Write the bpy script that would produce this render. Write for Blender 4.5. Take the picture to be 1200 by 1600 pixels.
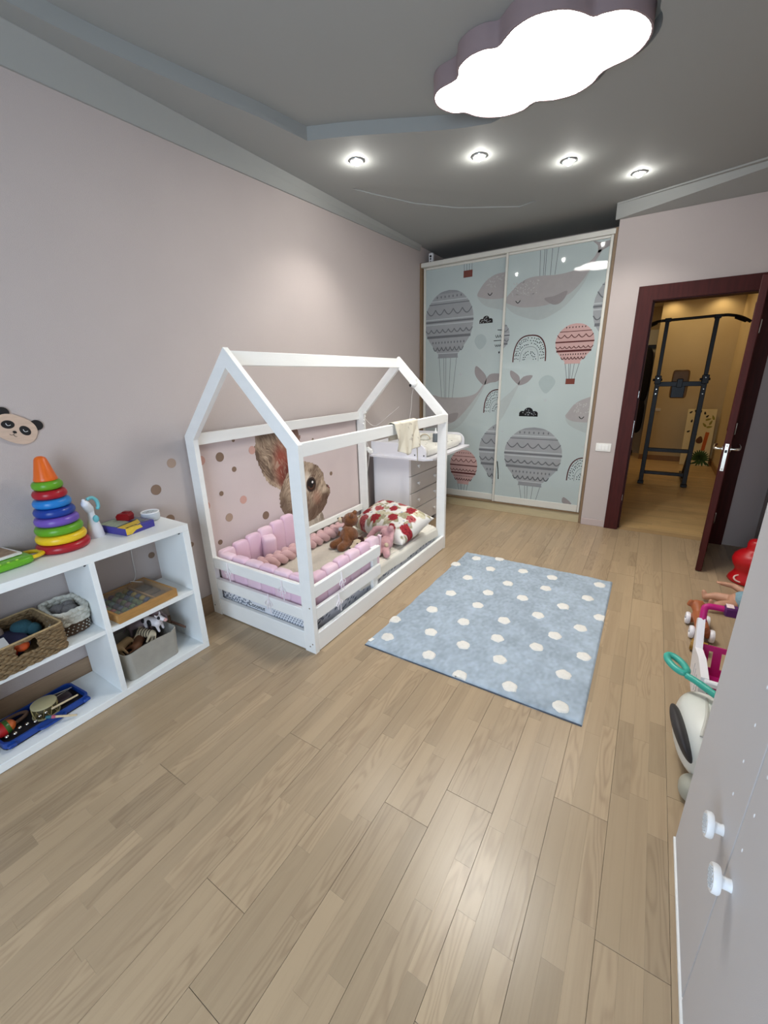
import bpy, bmesh, math, random
import numpy as np
from mathutils import Vector, Matrix
from mathutils.geometry import tessellate_polygon
random.seed(7); rng = np.random.default_rng(7)
PI = math.pi
C = bpy.context.scene.collection
for o in list(bpy.data.objects): bpy.data.objects.remove(o)
sc = bpy.context.scene

# ------------------------------------------------------------------ camera, world, light, exposure
CAM = (2.40768, -0.07245, 1.53444)
yaw, pit, rol, FPX = -0.568626, -0.314569, -0.025405, 644.03
def cam_axes():
    cy, sy, cp, sp = math.cos(yaw), math.sin(yaw), math.cos(pit), math.sin(pit)
    f = Vector((sy*cp, cy*cp, sp)); r = Vector((cy, -sy, 0)); u = r.cross(f)
    cr, sr = math.cos(rol), math.sin(rol)
    return cr*r + sr*u, -sr*r + cr*u, f
r_, u_, f_ = cam_axes()
cd = bpy.data.cameras.new('camera'); cam = bpy.data.objects.new('camera', cd); C.objects.link(cam)
cd.sensor_fit = 'VERTICAL'; cd.sensor_height = 24; cd.lens = FPX/1600*24; cd.clip_start = .02; cd.clip_end = 60
cam.matrix_world = Matrix(((r_.x, u_.x, -f_.x, CAM[0]), (r_.y, u_.y, -f_.y, CAM[1]), (r_.z, u_.z, -f_.z, CAM[2]), (0, 0, 0, 1)))
sc.camera = cam
vs = sc.view_settings
vs.view_transform = 'Standard'; vs.look = 'None'; vs.gamma = 1; vs.use_curve_mapping = False
vs.exposure = 0.9
CLOUD_EMIT = 17.0      # cloud lamp diffuser
SPOT_W = 15.0          # each recessed spotlight
DAY_W = 52.0           # overcast daylight through the window behind the camera
HALL_W = 2.6           # warm hall lamps, plus the added fill lamp
w = bpy.data.worlds.new('sky'); sc.world = w; w.use_nodes = True
w.node_tree.nodes['Background'].inputs[0].default_value = (.42, .55, .78, 1)
w.node_tree.nodes['Background'].inputs[1].default_value = .6
def lamp(name, kind, loc, energy, col, rot=(0, 0, 0), **kw):
    d = bpy.data.lights.new(name, kind); d.energy = energy; d.color = col
    for k, v in kw.items(): setattr(d, k, v)
    o = bpy.data.objects.new(name, d); o.location = loc; o.rotation_euler = rot; C.objects.link(o); return o
lamp('window_daylight', 'AREA', (2.28, -1.72, 1.35), DAY_W, (.68, .83, 1), (PI/2, 0, 0), shape='RECTANGLE', size=1.8, size_y=2.3)
lamp('hall_area_light', 'AREA', (2.75, 7.9, 2.62), HALL_W, (1, .76, .44), (0, 0, 0), size=.35)
lamp('hall_area_light', 'AREA', (1.7, 8.7, 2.62), HALL_W, (1, .80, .52), (0, 0, 0), size=.3)  # added fill, no fixture here: brightens the pale panel in the left recess
for hx in (2.48, 3.12):
    lamp('hall_spot', 'SPOT', (hx, 8.62, 2.66), HALL_W*.9, (1, .78, .46), (math.radians(8), 0, 0), spot_size=2.3, spot_blend=.8, shadow_soft_size=.03)

# ------------------------------------------------------------------ helpers
def lin(c):
    return tuple((x/255/12.92 if x/255 <= .04045 else ((x/255+.055)/1.055)**2.4) for x in c)
MATS = {}
def mat(name, col, rough=.5, metal=0, bump=0, bscale=60, var=0, vscale=4, stretch=(1, 1, 1), emit=0, attr=None, coat=0, spec=.5, sheen=0, trans=0, alpha=1, ior=1.45):
    if name in MATS: return MATS[name]
    m = bpy.data.materials.new(name); m.use_nodes = True; nt = m.node_tree; N = nt.nodes; L = nt.links
    b = N['Principled BSDF']; c = (*lin(col), 1)
    b.inputs['Base Color'].default_value = c; b.inputs['Roughness'].default_value = rough; b.inputs['Metallic'].default_value = metal
    b.inputs['Specular IOR Level'].default_value = spec; b.inputs['Coat Weight'].default_value = coat; b.inputs['IOR'].default_value = ior
    b.inputs['Sheen Weight'].default_value = sheen; b.inputs['Transmission Weight'].default_value = trans; b.inputs['Alpha'].default_value = alpha
    tc = N.new('ShaderNodeTexCoord'); mp = N.new('ShaderNodeMapping'); mp.inputs['Scale'].default_value = stretch
    L.new(tc.outputs['Object'], mp.inputs['Vector'])
    src = None
    if attr:
        a = N.new('ShaderNodeAttribute'); a.attribute_name = attr; src = a.outputs['Color']
        L.new(src, b.inputs['Base Color'])
    if var or not (bump or emit or attr):
        n = N.new('ShaderNodeTexNoise'); n.inputs['Scale'].default_value = vscale; n.inputs['Detail'].default_value = 6
        L.new(mp.outputs[0], n.inputs['Vector'])
        mr = N.new('ShaderNodeMapRange'); v = var or .02
        mr.inputs['From Min'].default_value = .25; mr.inputs['From Max'].default_value = .75
        mr.inputs['To Min'].default_value = 1-v; mr.inputs['To Max'].default_value = 1+v
        L.new(n.outputs['Fac'], mr.inputs['Value'])
        mx = N.new('ShaderNodeVectorMath'); mx.operation = 'SCALE'
        if src: L.new(src, mx.inputs[0])
        else: mx.inputs[0].default_value = c[:3]
        L.new(mr.outputs[0], mx.inputs['Scale']); L.new(mx.outputs[0], b.inputs['Base Color'])
    if bump:
        n = N.new('ShaderNodeTexNoise'); n.inputs['Scale'].default_value = bscale; n.inputs['Detail'].default_value = 4
        L.new(mp.outputs[0], n.inputs['Vector'])
        bp = N.new('ShaderNodeBump'); bp.inputs['Strength'].default_value = min(1, bump); bp.inputs['Distance'].default_value = .004
        L.new(n.outputs['Fac'], bp.inputs['Height']); L.new(bp.outputs[0], b.inputs['Normal'])
    if emit:
        b.inputs['Emission Color'].default_value = c; b.inputs['Emission Strength'].default_value = emit
    MATS[name] = m; return m

OFF = {}
class MB:
    def __init__(s): s.v = []; s.f = []; s.mi = []; s.cur = 0
    def add(s, vs, fs):
        k = len(s.v); s.v += [tuple(p) for p in vs]; s.f += [tuple(i+k for i in f) for f in fs]; s.mi += [s.cur]*len(fs); return s
    def box(s, c, d, b=0, M=None):
        hx, hy, hz = d[0]/2, d[1]/2, d[2]/2; h = (hx, hy, hz); b = min(b, min(h)*.45)
        vs = []; fs = []
        if b <= 0:
            for sx in (-1, 1):
                for sy in (-1, 1):
                    for sz in (-1, 1): vs.append(Vector((sx*hx, sy*hy, sz*hz)))
            fs = [(0, 1, 3, 2), (4, 6, 7, 5), (0, 4, 5, 1), (2, 3, 7, 6), (0, 2, 6, 4), (1, 5, 7, 3)]
        else:
            ix = {}
            S = [(x, y, z) for x in (-1, 1) for y in (-1, 1) for z in (-1, 1)]
            for sg in S:
                for a in range(3):
                    ix[(sg, a)] = len(vs)
                    vs.append(Vector([sg[i]*(h[i]-(0 if i == a else b)) for i in range(3)]))
            for a in range(3):
                o1, o2 = [i for i in range(3) if i != a]
                for sa in (-1, 1):
                    q = []
                    for p1, p2 in ((-1, -1), (1, -1), (1, 1), (-1, 1)):
                        sg = [0]*3; sg[a] = sa; sg[o1] = p1; sg[o2] = p2; q.append(ix[(tuple(sg), a)])
                    fs.append(tuple(q))
                for p1 in (-1, 1):
                    for p2 in (-1, 1):
                        s0 = [0]*3; s1 = [0]*3
                        s0[a], s1[a] = -1, 1; s0[o1] = s1[o1] = p1; s0[o2] = s1[o2] = p2; s0, s1 = tuple(s0), tuple(s1)
                        fs.append((ix[(s0, o1)], ix[(s1, o1)], ix[(s1, o2)], ix[(s0, o2)]))
            for sg in S: fs.append((ix[(sg, 0)], ix[(sg, 1)], ix[(sg, 2)]))
        c = Vector(c)
        return s.add([(M @ v if M else v)+c for v in vs], fs)
    def bb(s, x0, x1, y0, y1, z0, z1, b=0): return s.box(((x0+x1)/2, (y0+y1)/2, (z0+z1)/2), (abs(x1-x0), abs(y1-y0), abs(z1-z0)), b)
    def tube(s, pts, r, seg=10, closed=False, flat=1.0, cap=True, up=None):
        pts = [Vector(p) for p in pts]; n = len(pts); R = r if isinstance(r, (list, tuple)) else [r]*n
        vs = []; fs = []; prev = None
        for i, p in enumerate(pts):
            if closed: t = pts[(i+1) % n]-pts[i-1]
            else: t = pts[min(i+1, n-1)]-pts[max(i-1, 0)]
            t.normalize()
            if prev is None:
                a = Vector(up) if up else (Vector((0, 0, 1)) if abs(t.z) < .9 else Vector((1, 0, 0)))
            else: a = prev
            a = (a-t*a.dot(t)); a.normalize(); prev = a; bvec = t.cross(a)
            for k in range(seg):
                th = 2*PI*k/seg; vs.append(p+(a*math.cos(th)*flat+bvec*math.sin(th))*R[i])
        m = n if closed else n-1
        for i in range(m):
            for k in range(seg):
                a0 = i*seg+k; a1 = i*seg+(k+1) % seg; b0 = ((i+1) % n)*seg+k; b1 = ((i+1) % n)*seg+(k+1) % seg
                fs.append((a0, a1, b1, b0))
        if not closed and cap: fs.append(tuple(range(seg))); fs.append(tuple((n-1)*seg+k for k in range(seg)))
        return s.add(vs, fs)
    def cap(s, p, q, r0, r1=None, seg=12):
        p, q = Vector(p), Vector(q); r1 = r0 if r1 is None else r1; d = (q-p).normalized(); pts = []; R = []
        for a in (5, 30, 60): pts.append(p-d*r0*math.cos(math.radians(a))); R.append(r0*math.sin(math.radians(a)))
        pts += [p, q]; R += [r0, r1]
        for a in (60, 30, 5): pts.append(q+d*r1*math.cos(math.radians(a))); R.append(r1*math.sin(math.radians(a)))
        return s.tube(pts, R, seg)
    def lathe(s, prof, c=(0, 0, 0), seg=24, M=None, e=2.0, sx=1, sy=1):
        vs = []; fs = []; c = Vector(c); n = len(prof)
        for r, z in prof:
            for k in range(seg):
                th = 2*PI*k/seg; cc, ss = math.cos(th), math.sin(th)
                if e != 2: cc = math.copysign(abs(cc)**(2/e), cc); ss = math.copysign(abs(ss)**(2/e), ss)
                v = Vector((r*cc*sx, r*ss*sy, z)); vs.append((M @ v if M else v)+c)
        for i in range(n-1):
            for k in range(seg): fs.append((i*seg+k, i*seg+(k+1) % seg, (i+1)*seg+(k+1) % seg, (i+1)*seg+k))
        if prof[0][0] > 1e-6: fs.append(tuple(range(seg)))
        if prof[-1][0] > 1e-6: fs.append(tuple((n-1)*seg+k for k in range(seg)))
        return s.add(vs, fs)
    def sup(s, c, r, e1=1.0, e2=1.0, nu=20, nv=12, M=None):
        c = Vector(c); vs = []; fs = []
        pw = lambda x, e: math.copysign(abs(x)**e, x)
        for j in range(nv+1):
            ph = -PI/2+PI*j/nv
            if j in (0, nv): ph *= .999
            for i in range(nu):
                th = 2*PI*i/nu
                v = Vector((r[0]*pw(math.cos(ph), e1)*pw(math.cos(th), e2), r[1]*pw(math.cos(ph), e1)*pw(math.sin(th), e2), r[2]*pw(math.sin(ph), e1)))
                vs.append((M @ v if M else v)+c)
        for j in range(nv):
            for i in range(nu): fs.append((j*nu+i, j*nu+(i+1) % nu, (j+1)*nu+(i+1) % nu, (j+1)*nu+i))
        fs.append(tuple(range(nu))); fs.append(tuple(nv*nu+i for i in range(nu)))
        return s.add(vs, fs)
    def prism(s, pts, d, holes=()):
        """pts: 3-D loop, extruded by vector d"""
        loops = [[Vector(p) for p in pts]]+[[Vector(p) for p in h] for h in holes]; d = Vector(d)
        flat = [p for l in loops for p in l]; tri = tessellate_polygon(loops); n = len(flat)
        fs = [tuple(t) for t in tri]+[tuple(i+n for i in t) for t in tri]; k = 0
        for l in loops:
            m = len(l)
            for i in range(m): fs.append((k+i, k+(i+1) % m, n+k+(i+1) % m, n+k+i))
            k += m
        return s.add(flat+[p+d for p in flat], fs)
    def grid(s, fn, nu, nv, closed=False):
        vs = []; fs = []
        for j in range(nv+1):
            for i in range(nu+(0 if closed else 1)): vs.append(fn(i/nu, j/nv))
        W = nu if closed else nu+1
        for j in range(nv):
            for i in range(nu):
                a = j*W+i; b = j*W+(i+1) % W; fs.append((a, b, b+W, a+W))
        return s.add(vs, fs)
    def build(s, name, mats, parent=None, off=None, ang=40, kind=None, label=None):
        if off is None: off = OFF[parent.name] if parent else Vector((0, 0, 0))
        me = bpy.data.meshes.new(name); me.from_pydata([Vector(p)-off for p in s.v], [], s.f)
        if not isinstance(mats, (list, tuple)): mats = [mats]
        for m in mats: me.materials.append(m)
        me.polygons.foreach_set('material_index', s.mi)
        bm = bmesh.new(); bm.from_mesh(me); bmesh.ops.remove_doubles(bm, verts=bm.verts, dist=1e-6)
        bmesh.ops.recalc_face_normals(bm, faces=bm.faces); bm.to_mesh(me); bm.free()
        me.polygons.foreach_set('use_smooth', [True]*len(me.polygons)); me.set_sharp_from_angle(angle=math.radians(ang))
        o = bpy.data.objects.new(name, me); C.objects.link(o); OFF[o.name] = off
        if parent: o.parent = parent
        if kind: o['kind'] = kind
        if label: o['label'] = label
        return o
def thing(name, label, cat, loc=(0, 0, 0), group=None):
    o = bpy.data.objects.new(name, None); C.objects.link(o); o.location = loc; o.empty_display_size = .05
    OFF[o.name] = Vector(loc); o['label'] = label; o['category'] = cat
    if group: o['group'] = group
    return o
def solo(name, mb, mats, label, cat, loc=None, group=None, ang=40, kind=None):
    if loc is None:
        a = np.array(mb.v); lo, hi = a.min(0), a.max(0); loc = ((lo[0]+hi[0])/2, (lo[1]+hi[1])/2, lo[2])
    o = mb.build(name, mats, None, Vector(loc), ang, kind); o.location = loc; o['label'] = label; o['category'] = cat
    if group: o['group'] = group
    return o
def struct(name, mb, m, ang=40):
    o = mb.build(name, m, ang=ang); o['kind'] = 'structure'; return o
def sroot(name, loc=(0, 0, 0)):
    o = bpy.data.objects.new(name, None); C.objects.link(o); o.location = loc; OFF[o.name] = Vector(loc); o['kind'] = 'structure'; return o
def remesh(o, vox, smooth=6, noise=0, nscale=.02):
    md = o.modifiers.new('r', 'REMESH'); md.mode = 'VOXEL'; md.voxel_size = vox; md.use_smooth_shade = True
    s2 = o.modifiers.new('s', 'SMOOTH'); s2.iterations = smooth; s2.factor = .5
    dg = bpy.context.evaluated_depsgraph_get(); me = bpy.data.meshes.new_from_object(o.evaluated_get(dg)); o.modifiers.clear()
    if noise:
        n = len(me.vertices); co = np.empty(n*3); me.vertices.foreach_get('co', co); no = np.empty(n*3); me.vertex_normals.foreach_get('vector', no)
        d = rng.normal(0, noise, n); co = co.reshape(-1, 3)+no.reshape(-1, 3)*d[:, None]; me.vertices.foreach_set('co', co.ravel())
    me.polygons.foreach_set('use_smooth', [True]*len(me.polygons)); o.data = me; return o
def dup(root, loc=None, rz=None, label=None, group=None):
    def cp(o, par):
        c = o.copy(); C.objects.link(c); c.parent = par
        for ch in [k for k in bpy.data.objects if k.parent == o]: cp(ch, c)
        return c
    r = cp(root, None)
    if loc: r.location = loc
    if rz is not None: r.rotation_euler = (0, 0, rz)
    if label: r['label'] = label
    if group: r['group'] = group
    return r
def colattr(o, cols, name='paint'):
    a = o.data.color_attributes.new(name, 'FLOAT_COLOR', 'POINT')
    buf = np.ones((len(o.data.vertices), 4)); buf[:, :3] = cols; a.data.foreach_set('color', buf.ravel())
def vco(o):
    a = np.empty(len(o.data.vertices)*3); o.data.vertices.foreach_get('co', a); return a.reshape(-1, 3)
def vnoise(x, y, seed=0):
    x = np.asarray(x, float); y = np.asarray(y, float); xi = np.floor(x).astype(int); yi = np.floor(y).astype(int); fx = x-xi; fy = y-yi
    fx = fx*fx*(3-2*fx); fy = fy*fy*(3-2*fy)
    def h(a, b):
        q = np.sin(a*127.1+b*311.7+seed*74.7)*43758.5453; return q-np.floor(q)
    return (h(xi, yi)*(1-fx)+h(xi+1, yi)*fx)*(1-fy)+(h(xi, yi+1)*(1-fx)+h(xi+1, yi+1)*fx)*fy
def inpoly(x, y, P):
    r = np.zeros(len(x), bool); n = len(P); j = n-1
    for i in range(n):
        xi, yi = P[i]; xj, yj = P[j]
        if yi != yj: r ^= ((yi > y) != (yj > y)) & (x < (xj-xi)*(y-yi)/(yj-yi)+xi)
        j = i
    return r
def smoothloop(P, k=4, closed=True):
    P = [Vector((*p, 0)[:3]) if len(p) == 2 else Vector(p) for p in P]; n = len(P); out = []
    for i in range(n if closed else n-1):
        g = lambda q: P[q % n] if closed else P[max(0, min(n-1, q))]
        p0, p1, p2, p3 = g(i-1), g(i), g(i+1), g(i+2)
        for t in range(k):
            t /= k; out.append(.5*((2*p1)+(p2-p0)*t+(2*p0-5*p1+4*p2-p3)*t*t+(3*p1-p0-3*p2+p3)*t**3))
    if not closed: out.append(P[-1])
    return out
def rot(ax, deg): return Matrix.Rotation(math.radians(deg), 3, ax)

# ------------------------------------------------------------------ materials
M_wall = mat('wall_paint', (189, 178, 174), .85, bump=.25, bscale=260, var=.02, vscale=3)
M_ceil = mat('ceiling_paint', (158, 160, 157), .8, bump=.05, bscale=200)
M_corn = mat('cornice_white', (162, 163, 159), .7, bump=.05, bscale=200)
M_base = mat('oak_skirting', (150, 124, 98), .5, var=.12, vscale=14, stretch=(6, .6, 8))
M_white = mat('white_lacquer_wood', (244, 244, 241), .42, bump=.12, bscale=40, var=.02, vscale=8, stretch=(1, .3, 3))
M_shelf = mat('white_melamine', (238, 241, 240), .38, var=.01)
M_dress = mat('dresser_white', (232, 231, 236), .45, var=.015)
M_cab = mat('cabinet_white', (206, 204, 206), .6, bump=.12, bscale=500, var=.01)
M_mah = mat('mahogany', (66, 22, 18), .5, var=.25, vscale=10, stretch=(6, 6, .6), spec=.25)
M_steel = mat('brushed_steel', (205, 200, 190), .25, metal=1, var=.03)
M_black = mat('black_metal', (20, 20, 22), .4, var=.1)
M_hall = mat('hall_wallpaper', (206, 184, 140), .8, bump=.2, bscale=150, var=.03)
M_hallf = None
M_pl = lambda nm, c, r=.35: mat(nm, c, r, var=.02)

# floor wood: every strip carries its own 'tint' (R brightness, G grain strength, B grain offset)
def wood_mat(name, base, dark, along=1):
    m = bpy.data.materials.new(name); m.use_nodes = True; nt = m.node_tree; N = nt.nodes; L = nt.links; b = N['Principled BSDF']
    a = N.new('ShaderNodeAttribute'); a.attribute_name = 'tint'; sep = N.new('ShaderNodeSeparateColor'); L.new(a.outputs['Color'], sep.inputs[0])
    tc = N.new('ShaderNodeTexCoord'); off = N.new('ShaderNodeCombineXYZ')
    mu = N.new('ShaderNodeMath'); mu.operation = 'MULTIPLY'; mu.inputs[1].default_value = 57; L.new(sep.outputs[2], mu.inputs[0])
    for i in range(3): L.new(mu.outputs[0], off.inputs[i])
    ad = N.new('ShaderNodeVectorMath'); L.new(tc.outputs['Object'], ad.inputs[0]); L.new(off.outputs[0], ad.inputs[1])
    def noise(sc3, scale, det):
        mp = N.new('ShaderNodeMapping'); mp.inputs['Scale'].default_value = sc3 if along else (sc3[1], sc3[0], sc3[2]); L.new(ad.outputs[0], mp.inputs[0])
        n = N.new('ShaderNodeTexNoise'); n.inputs['Scale'].default_value = scale; n.inputs['Detail'].default_value = det; L.new(mp.outputs[0], n.inputs[0]); return n.outputs['Fac']
    def math_(op, x, y):
        q = N.new('ShaderNodeMath'); q.operation = op
        for i, v in enumerate((x, y)):
            if v is None: continue
            if isinstance(v, (int, float)): q.inputs[i].default_value = v
            else: L.new(v, q.inputs[i])
        return q.outputs[0]
    big = noise((9, 1.1, 1), 1.6, 1.5)
    rings = math_('SINE', math_('MULTIPLY', big, 70), None)
    rings = math_('POWER', math_('MULTIPLY', math_('ADD', rings, 1), .5), 2.0)
    fine = noise((90, 3, 1), 2.2, 3)
    streak = noise((22, .7, 1), 1.3, 2)
    g = math_('MULTIPLY', math_('MULTIPLY', rings, sep.outputs[1]), .38)
    g = math_('ADD', g, math_('MULTIPLY', math_('SUBTRACT', fine, .45), .38))
    g = math_('ADD', g, math_('MULTIPLY', math_('SUBTRACT', streak, .47), .7))
    cl = N.new('ShaderNodeClamp'); L.new(g, cl.inputs[0])
    mix = N.new('ShaderNodeMix'); mix.data_type = 'RGBA'; L.new(cl.outputs[0], mix.inputs[0])
    mix.inputs[6].default_value = (*lin(base), 1); mix.inputs[7].default_value = (*lin(dark), 1)
    sc_ = N.new('ShaderNodeVectorMath'); sc_.operation = 'SCALE'; L.new(mix.outputs[2], sc_.inputs[0]); L.new(sep.outputs[0], sc_.inputs['Scale'])
    L.new(sc_.outputs[0], b.inputs['Base Color']); b.inputs['Roughness'].default_value = .29
    bp = N.new('ShaderNodeBump'); bp.inputs['Strength'].default_value = .12; bp.inputs['Distance'].default_value = .002; L.new(cl.outputs[0], bp.inputs['Height']); L.new(bp.outputs[0], b.inputs['Normal'])
    return m
M_floor = wood_mat('ash_parquet', (172, 150, 121), (136, 113, 89))
M_hallf = wood_mat('hall_parquet', (200, 168, 118), (150, 116, 76), 0)
M_sub = mat('subfloor_dark', (70, 52, 38), .9, var=.05)

# ------------------------------------------------------------------ setting
ZC = 2.90
fl = struct('floor', MB().bb(-.1, 3.5, -1.7, 4.66, -.06, -.009), M_sub)
def plank_mesh(me_mb, t): pass
class Tinted(MB):
    def __init__(s): super().__init__(); s.t = []
    def plank(s, x0, x1, y0, y1, z, t):
        k = len(s.v); s.bb(x0, x1, y0, y1, z-.011, z, .0003); s.t += [t]*(len(s.v)-k)
    def done(s, name, m, parent, kind=None):
        me = bpy.data.meshes.new(name); me.from_pydata(s.v, [], s.f); me.materials.append(m)
        a = me.color_attributes.new('tint', 'FLOAT_COLOR', 'POINT'); buf = np.ones((len(s.v), 4)); buf[:, :3] = s.t; a.data.foreach_set('color', buf.ravel())
        bm = bmesh.new(); bm.from_mesh(me); bmesh.ops.recalc_face_normals(bm, faces=bm.faces); bm.to_mesh(me); bm.free()
        o = bpy.data.objects.new(name, me); C.objects.link(o); o.parent = parent
        if kind: o['kind'] = kind
        return o
def project(p):
    d = Vector(p)-Vector(CAM); z = d.dot(f_); return (600+FPX*d.dot(r_)/z, 800-FPX*d.dot(u_)/z, z) if z > .05 else (-999, -999, -1)
strips = []; BW = .181
ends = {round((1.40+.09-2.31)/BW-.5): .37, round((.86+.09-2.31)/BW-.5): .53, round((1.22+.09-2.31)/BW-.5): .934, round((1.765+.09-2.31)/BW-.5): .884,
        round((1.947+.09-2.31)/BW-.5): 1.05, round((2.31+.09-2.31)/BW-.5): 1.234}
for bi in range(-13, 6):
    bx0 = 2.31+bi*BW; bx1 = bx0+BW
    if bx1 < .0 or bx0 > 3.36: continue
    e0 = ends.get(bi, random.uniform(-.5, 1.6)); cuts = sorted({-1.62, 4.56}|{e0+k*2.2 for k in range(-3, 4) if -1.6 < e0+k*2.2 < 4.5})
    for y0, y1 in zip(cuts[:-1], cuts[1:]):
        for s in range(3):
            x0 = bx0+s*BW/3+(.0005 if s == 0 else .00005); x1 = bx0+(s+1)*BW/3-(.0005 if s == 2 else .00005)
            y = y0+.0006; rest = y1-.0006
            while y < rest-.01:
                ln = random.uniform(.2, .62)
                if rest-y-ln < .15: ln = rest-y
                strips.append((max(x0, .001), min(x1, 3.349), y, y+ln-.0001)); y += ln
good = []
for q in strips:
    cx, cy = (q[0]+q[1])/2, (q[2]+q[3])/2; px, py, z = project((cx, cy, 0)); sc_ = 0
    if -120 < px < 1320 and -60 < py < 1760 and z > 0 and not (1.15 < q[0] and q[1] < 2.35 and 1.66 < q[2] and q[3] < 3.23) and not (q[1] < .95 and 1.43 < cy < 3.3) and q[1] > .32:
        sc_ = (q[1]-q[0])*(q[3]-q[2])/z**2
    good.append(sc_)
order = sorted(range(len(strips)), key=lambda i: -good[i]); rest = Tinted(); np_ = 0
for i in order:
    q = strips[i]
    if q[1]-q[0] < .004: continue
    t = (random.gauss(1.0, .055), random.choice((0, 0, .1, .2, .5, 1.0)), random.random())
    if random.random() < .10: t = (t[0]*1.08, .9, t[2])
    if np_ < 300 and good[i] > 0:
        p = Tinted(); p.plank(*q, random.uniform(-.0003, 0), t); p.done('plank', M_floor, fl); np_ += 1
    else: rest.plank(*q, -.0002, t)
rest.done('plank_field', M_floor, fl, 'stuff')
hf = struct('floor.001', MB().bb(.9, 3.6, 4.66, 10.0, -.06, -.009), M_sub)
hp = Tinted(); y = 4.665
while y < 9.95:
    x = .92-random.random()*.3
    while x < 3.55:
        ln = random.uniform(.3, .7); hp.plank(max(.92, x), min(3.58, x+ln-.0006), y, y+.0595, 0, (random.gauss(1, .06), random.choice((.1, .3, .7)), random.random())); x += ln
    y += .06
hp.done('plank_field', M_hallf, hf, 'stuff')
struct('trim_1', MB().bb(2.26, 3.06, 4.56, 4.664, -.02, .0, .0), mat('threshold_wood', (170, 140, 100), .5, var=.08, vscale=10))
struct('wall_left', MB().bb(-.1, 0, -1.7, 5.3, -.02, 3.05), M_wall)
struct('wall_right', MB().bb(3.35, 3.45, -1.7, 4.56, -.02, 3.05), M_wall)
mb = MB(); mb.prism([(-.1, -1.6, -.02), (3.45, -1.6, -.02), (3.45, -1.6, 3.05), (-.1, -1.6, 3.05)], (0, -.12, 0), [[(1.35, -1.6, .15), (3.2, -1.6, .15), (3.2, -1.6, 2.5), (1.35, -1.6, 2.5)]])
struct('wall_back', mb, M_wall)
wf = sroot('window_1')
mb = MB(); mb.prism([(1.35, -1.63, .15), (3.2, -1.63, .15), (3.2, -1.63, 2.5), (1.35, -1.63, 2.5)], (0, -.06, 0), [[(1.41+k*.9, -1.63, .21), (2.24+k*.9, -1.63, .21), (2.24+k*.9, -1.63, 2.44), (1.41+k*.9, -1.63, 2.44)] for k in range(2)])
mb.build('window_frame', M_white, wf)
# door wall with its opening, and the niche for the wardrobe
DY = 4.55
mb = MB(); mb.prism([(1.945, DY, -.02), (2.275, DY, -.02), (2.275, DY, 2.125), (3.04, DY, 2.125), (3.04, DY, -.02), (3.45, DY, -.02), (3.45, DY, 3.05), (1.945, DY, 3.05)], (0, .12, 0))
struct('wall_far', mb, M_wall)
struct('wall_niche', MB().bb(1.945, 2.05, 4.67, 5.3, -.02, 3.05).bb(-.1, 2.05, 5.2, 5.3, -.02, 3.05), M_wall)
struct('floor.002', MB().bb(0, 1.945, 4.56, 5.2, -.03, 0), M_base)
# outline of the cloud lamp (the tray edge runs close round it)
def S(p, k=1.1106): return (CAM[0]+(p[0]-CAM[0])*k, CAM[1]+(p[1]-CAM[1])*k)
cl0 = [(1.354, 2.089), (1.403, 2.039), (1.491, 2.021), (1.525, 1.963), (1.583, 1.927), (1.649, 1.923), (1.696, 1.941), (1.73, 1.917), (1.781, 1.883), (1.856, 1.869), (1.941, 1.896), (1.998, 1.948), (2.032, 1.995), (2.064, 1.999), (2.125, 2.022), (2.177, 2.076), (2.209, 2.157), (2.199, 2.239), (2.14, 2.311), (2.033, 2.338), (1.983, 2.396), (1.905, 2.434), (1.81, 2.422), (1.737, 2.386), (1.678, 2.417), (1.591, 2.417), (1.513, 2.378), (1.462, 2.327), (1.431, 2.273), (1.381, 2.242), (1.345, 2.164)]
outl = [Vector(S(p)) for p in cl0]; outl = [Vector((p.x, p.y, 0)) for p in smoothloop([(p.x, p.y) for p in outl], 3)]
cc = sum(outl, Vector())/len(outl)
def off(d): # inset outline
    n = len(outl); r = []
    for i in range(n):
        tg = (outl[(i+1) % n]-outl[i-1]).normalized(); nn = Vector((-tg.y, tg.x, 0))
        if (cc-outl[i]).dot(nn) < 0 and False: nn = -nn
        r.append(outl[i]+nn*d)
    return r
area = sum(outl[i].x*outl[(i+1) % len(outl)].y-outl[(i+1) % len(outl)].x*outl[i].y for i in range(len(outl)))
sgn = 1 if area > 0 else -1
# ceiling: low border with a raised tray round the cloud lamp
tray = smoothloop([(.14, -1.4), (.14, .5), (.16, .95), (.2, 1.25), (.28, 1.6), (.37, 1.95)], 3, False)+[Vector((.425, 2.28, 0))]+smoothloop([(.425, 2.28), (.71, 2.41), (1.16, 2.655), (1.40, 2.745)], 3, False)[1:]+off(-.03*sgn)[75:46:-1]+smoothloop([(2.26, 1.9), (2.3, .5), (2.3, -1.4)], 2, False)
tray = [Vector((p.x, p.y, ZC)) for p in tray]
tray2 = [Vector((a, b, ZC)) for a, b in ((.251, 2.97), (.33, 3.16), (.5, 3.5), (.75, 3.8), (1.2, 4.1), (1.35, 4.05), (1.0, 3.6), (.6, 3.2), (.36, 2.98))]
mb = MB(); mb.prism([(-.1, -1.7, ZC), (3.45, -1.7, ZC), (3.45, 5.3, ZC), (-.1, 5.3, ZC)], (0, 0, .008), [tray, tray2])
mb2 = MB(); mb2.prism([(-.1, -1.7, ZC+.008), (3.45, -1.7, ZC+.008), (3.45, 5.3, ZC+.008), (-.1, 5.3, ZC+.008)], (0, 0, .062), [[p+Vector((0, 0, .008)) for p in tray]])
k = len(mb.v); mb.add(mb2.v, mb2.f); mb.bb(-.1, 3.45, -1.7, 5.3, ZC+.07, ZC+.14)
struct('ceiling', mb, M_ceil, 30)
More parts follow.
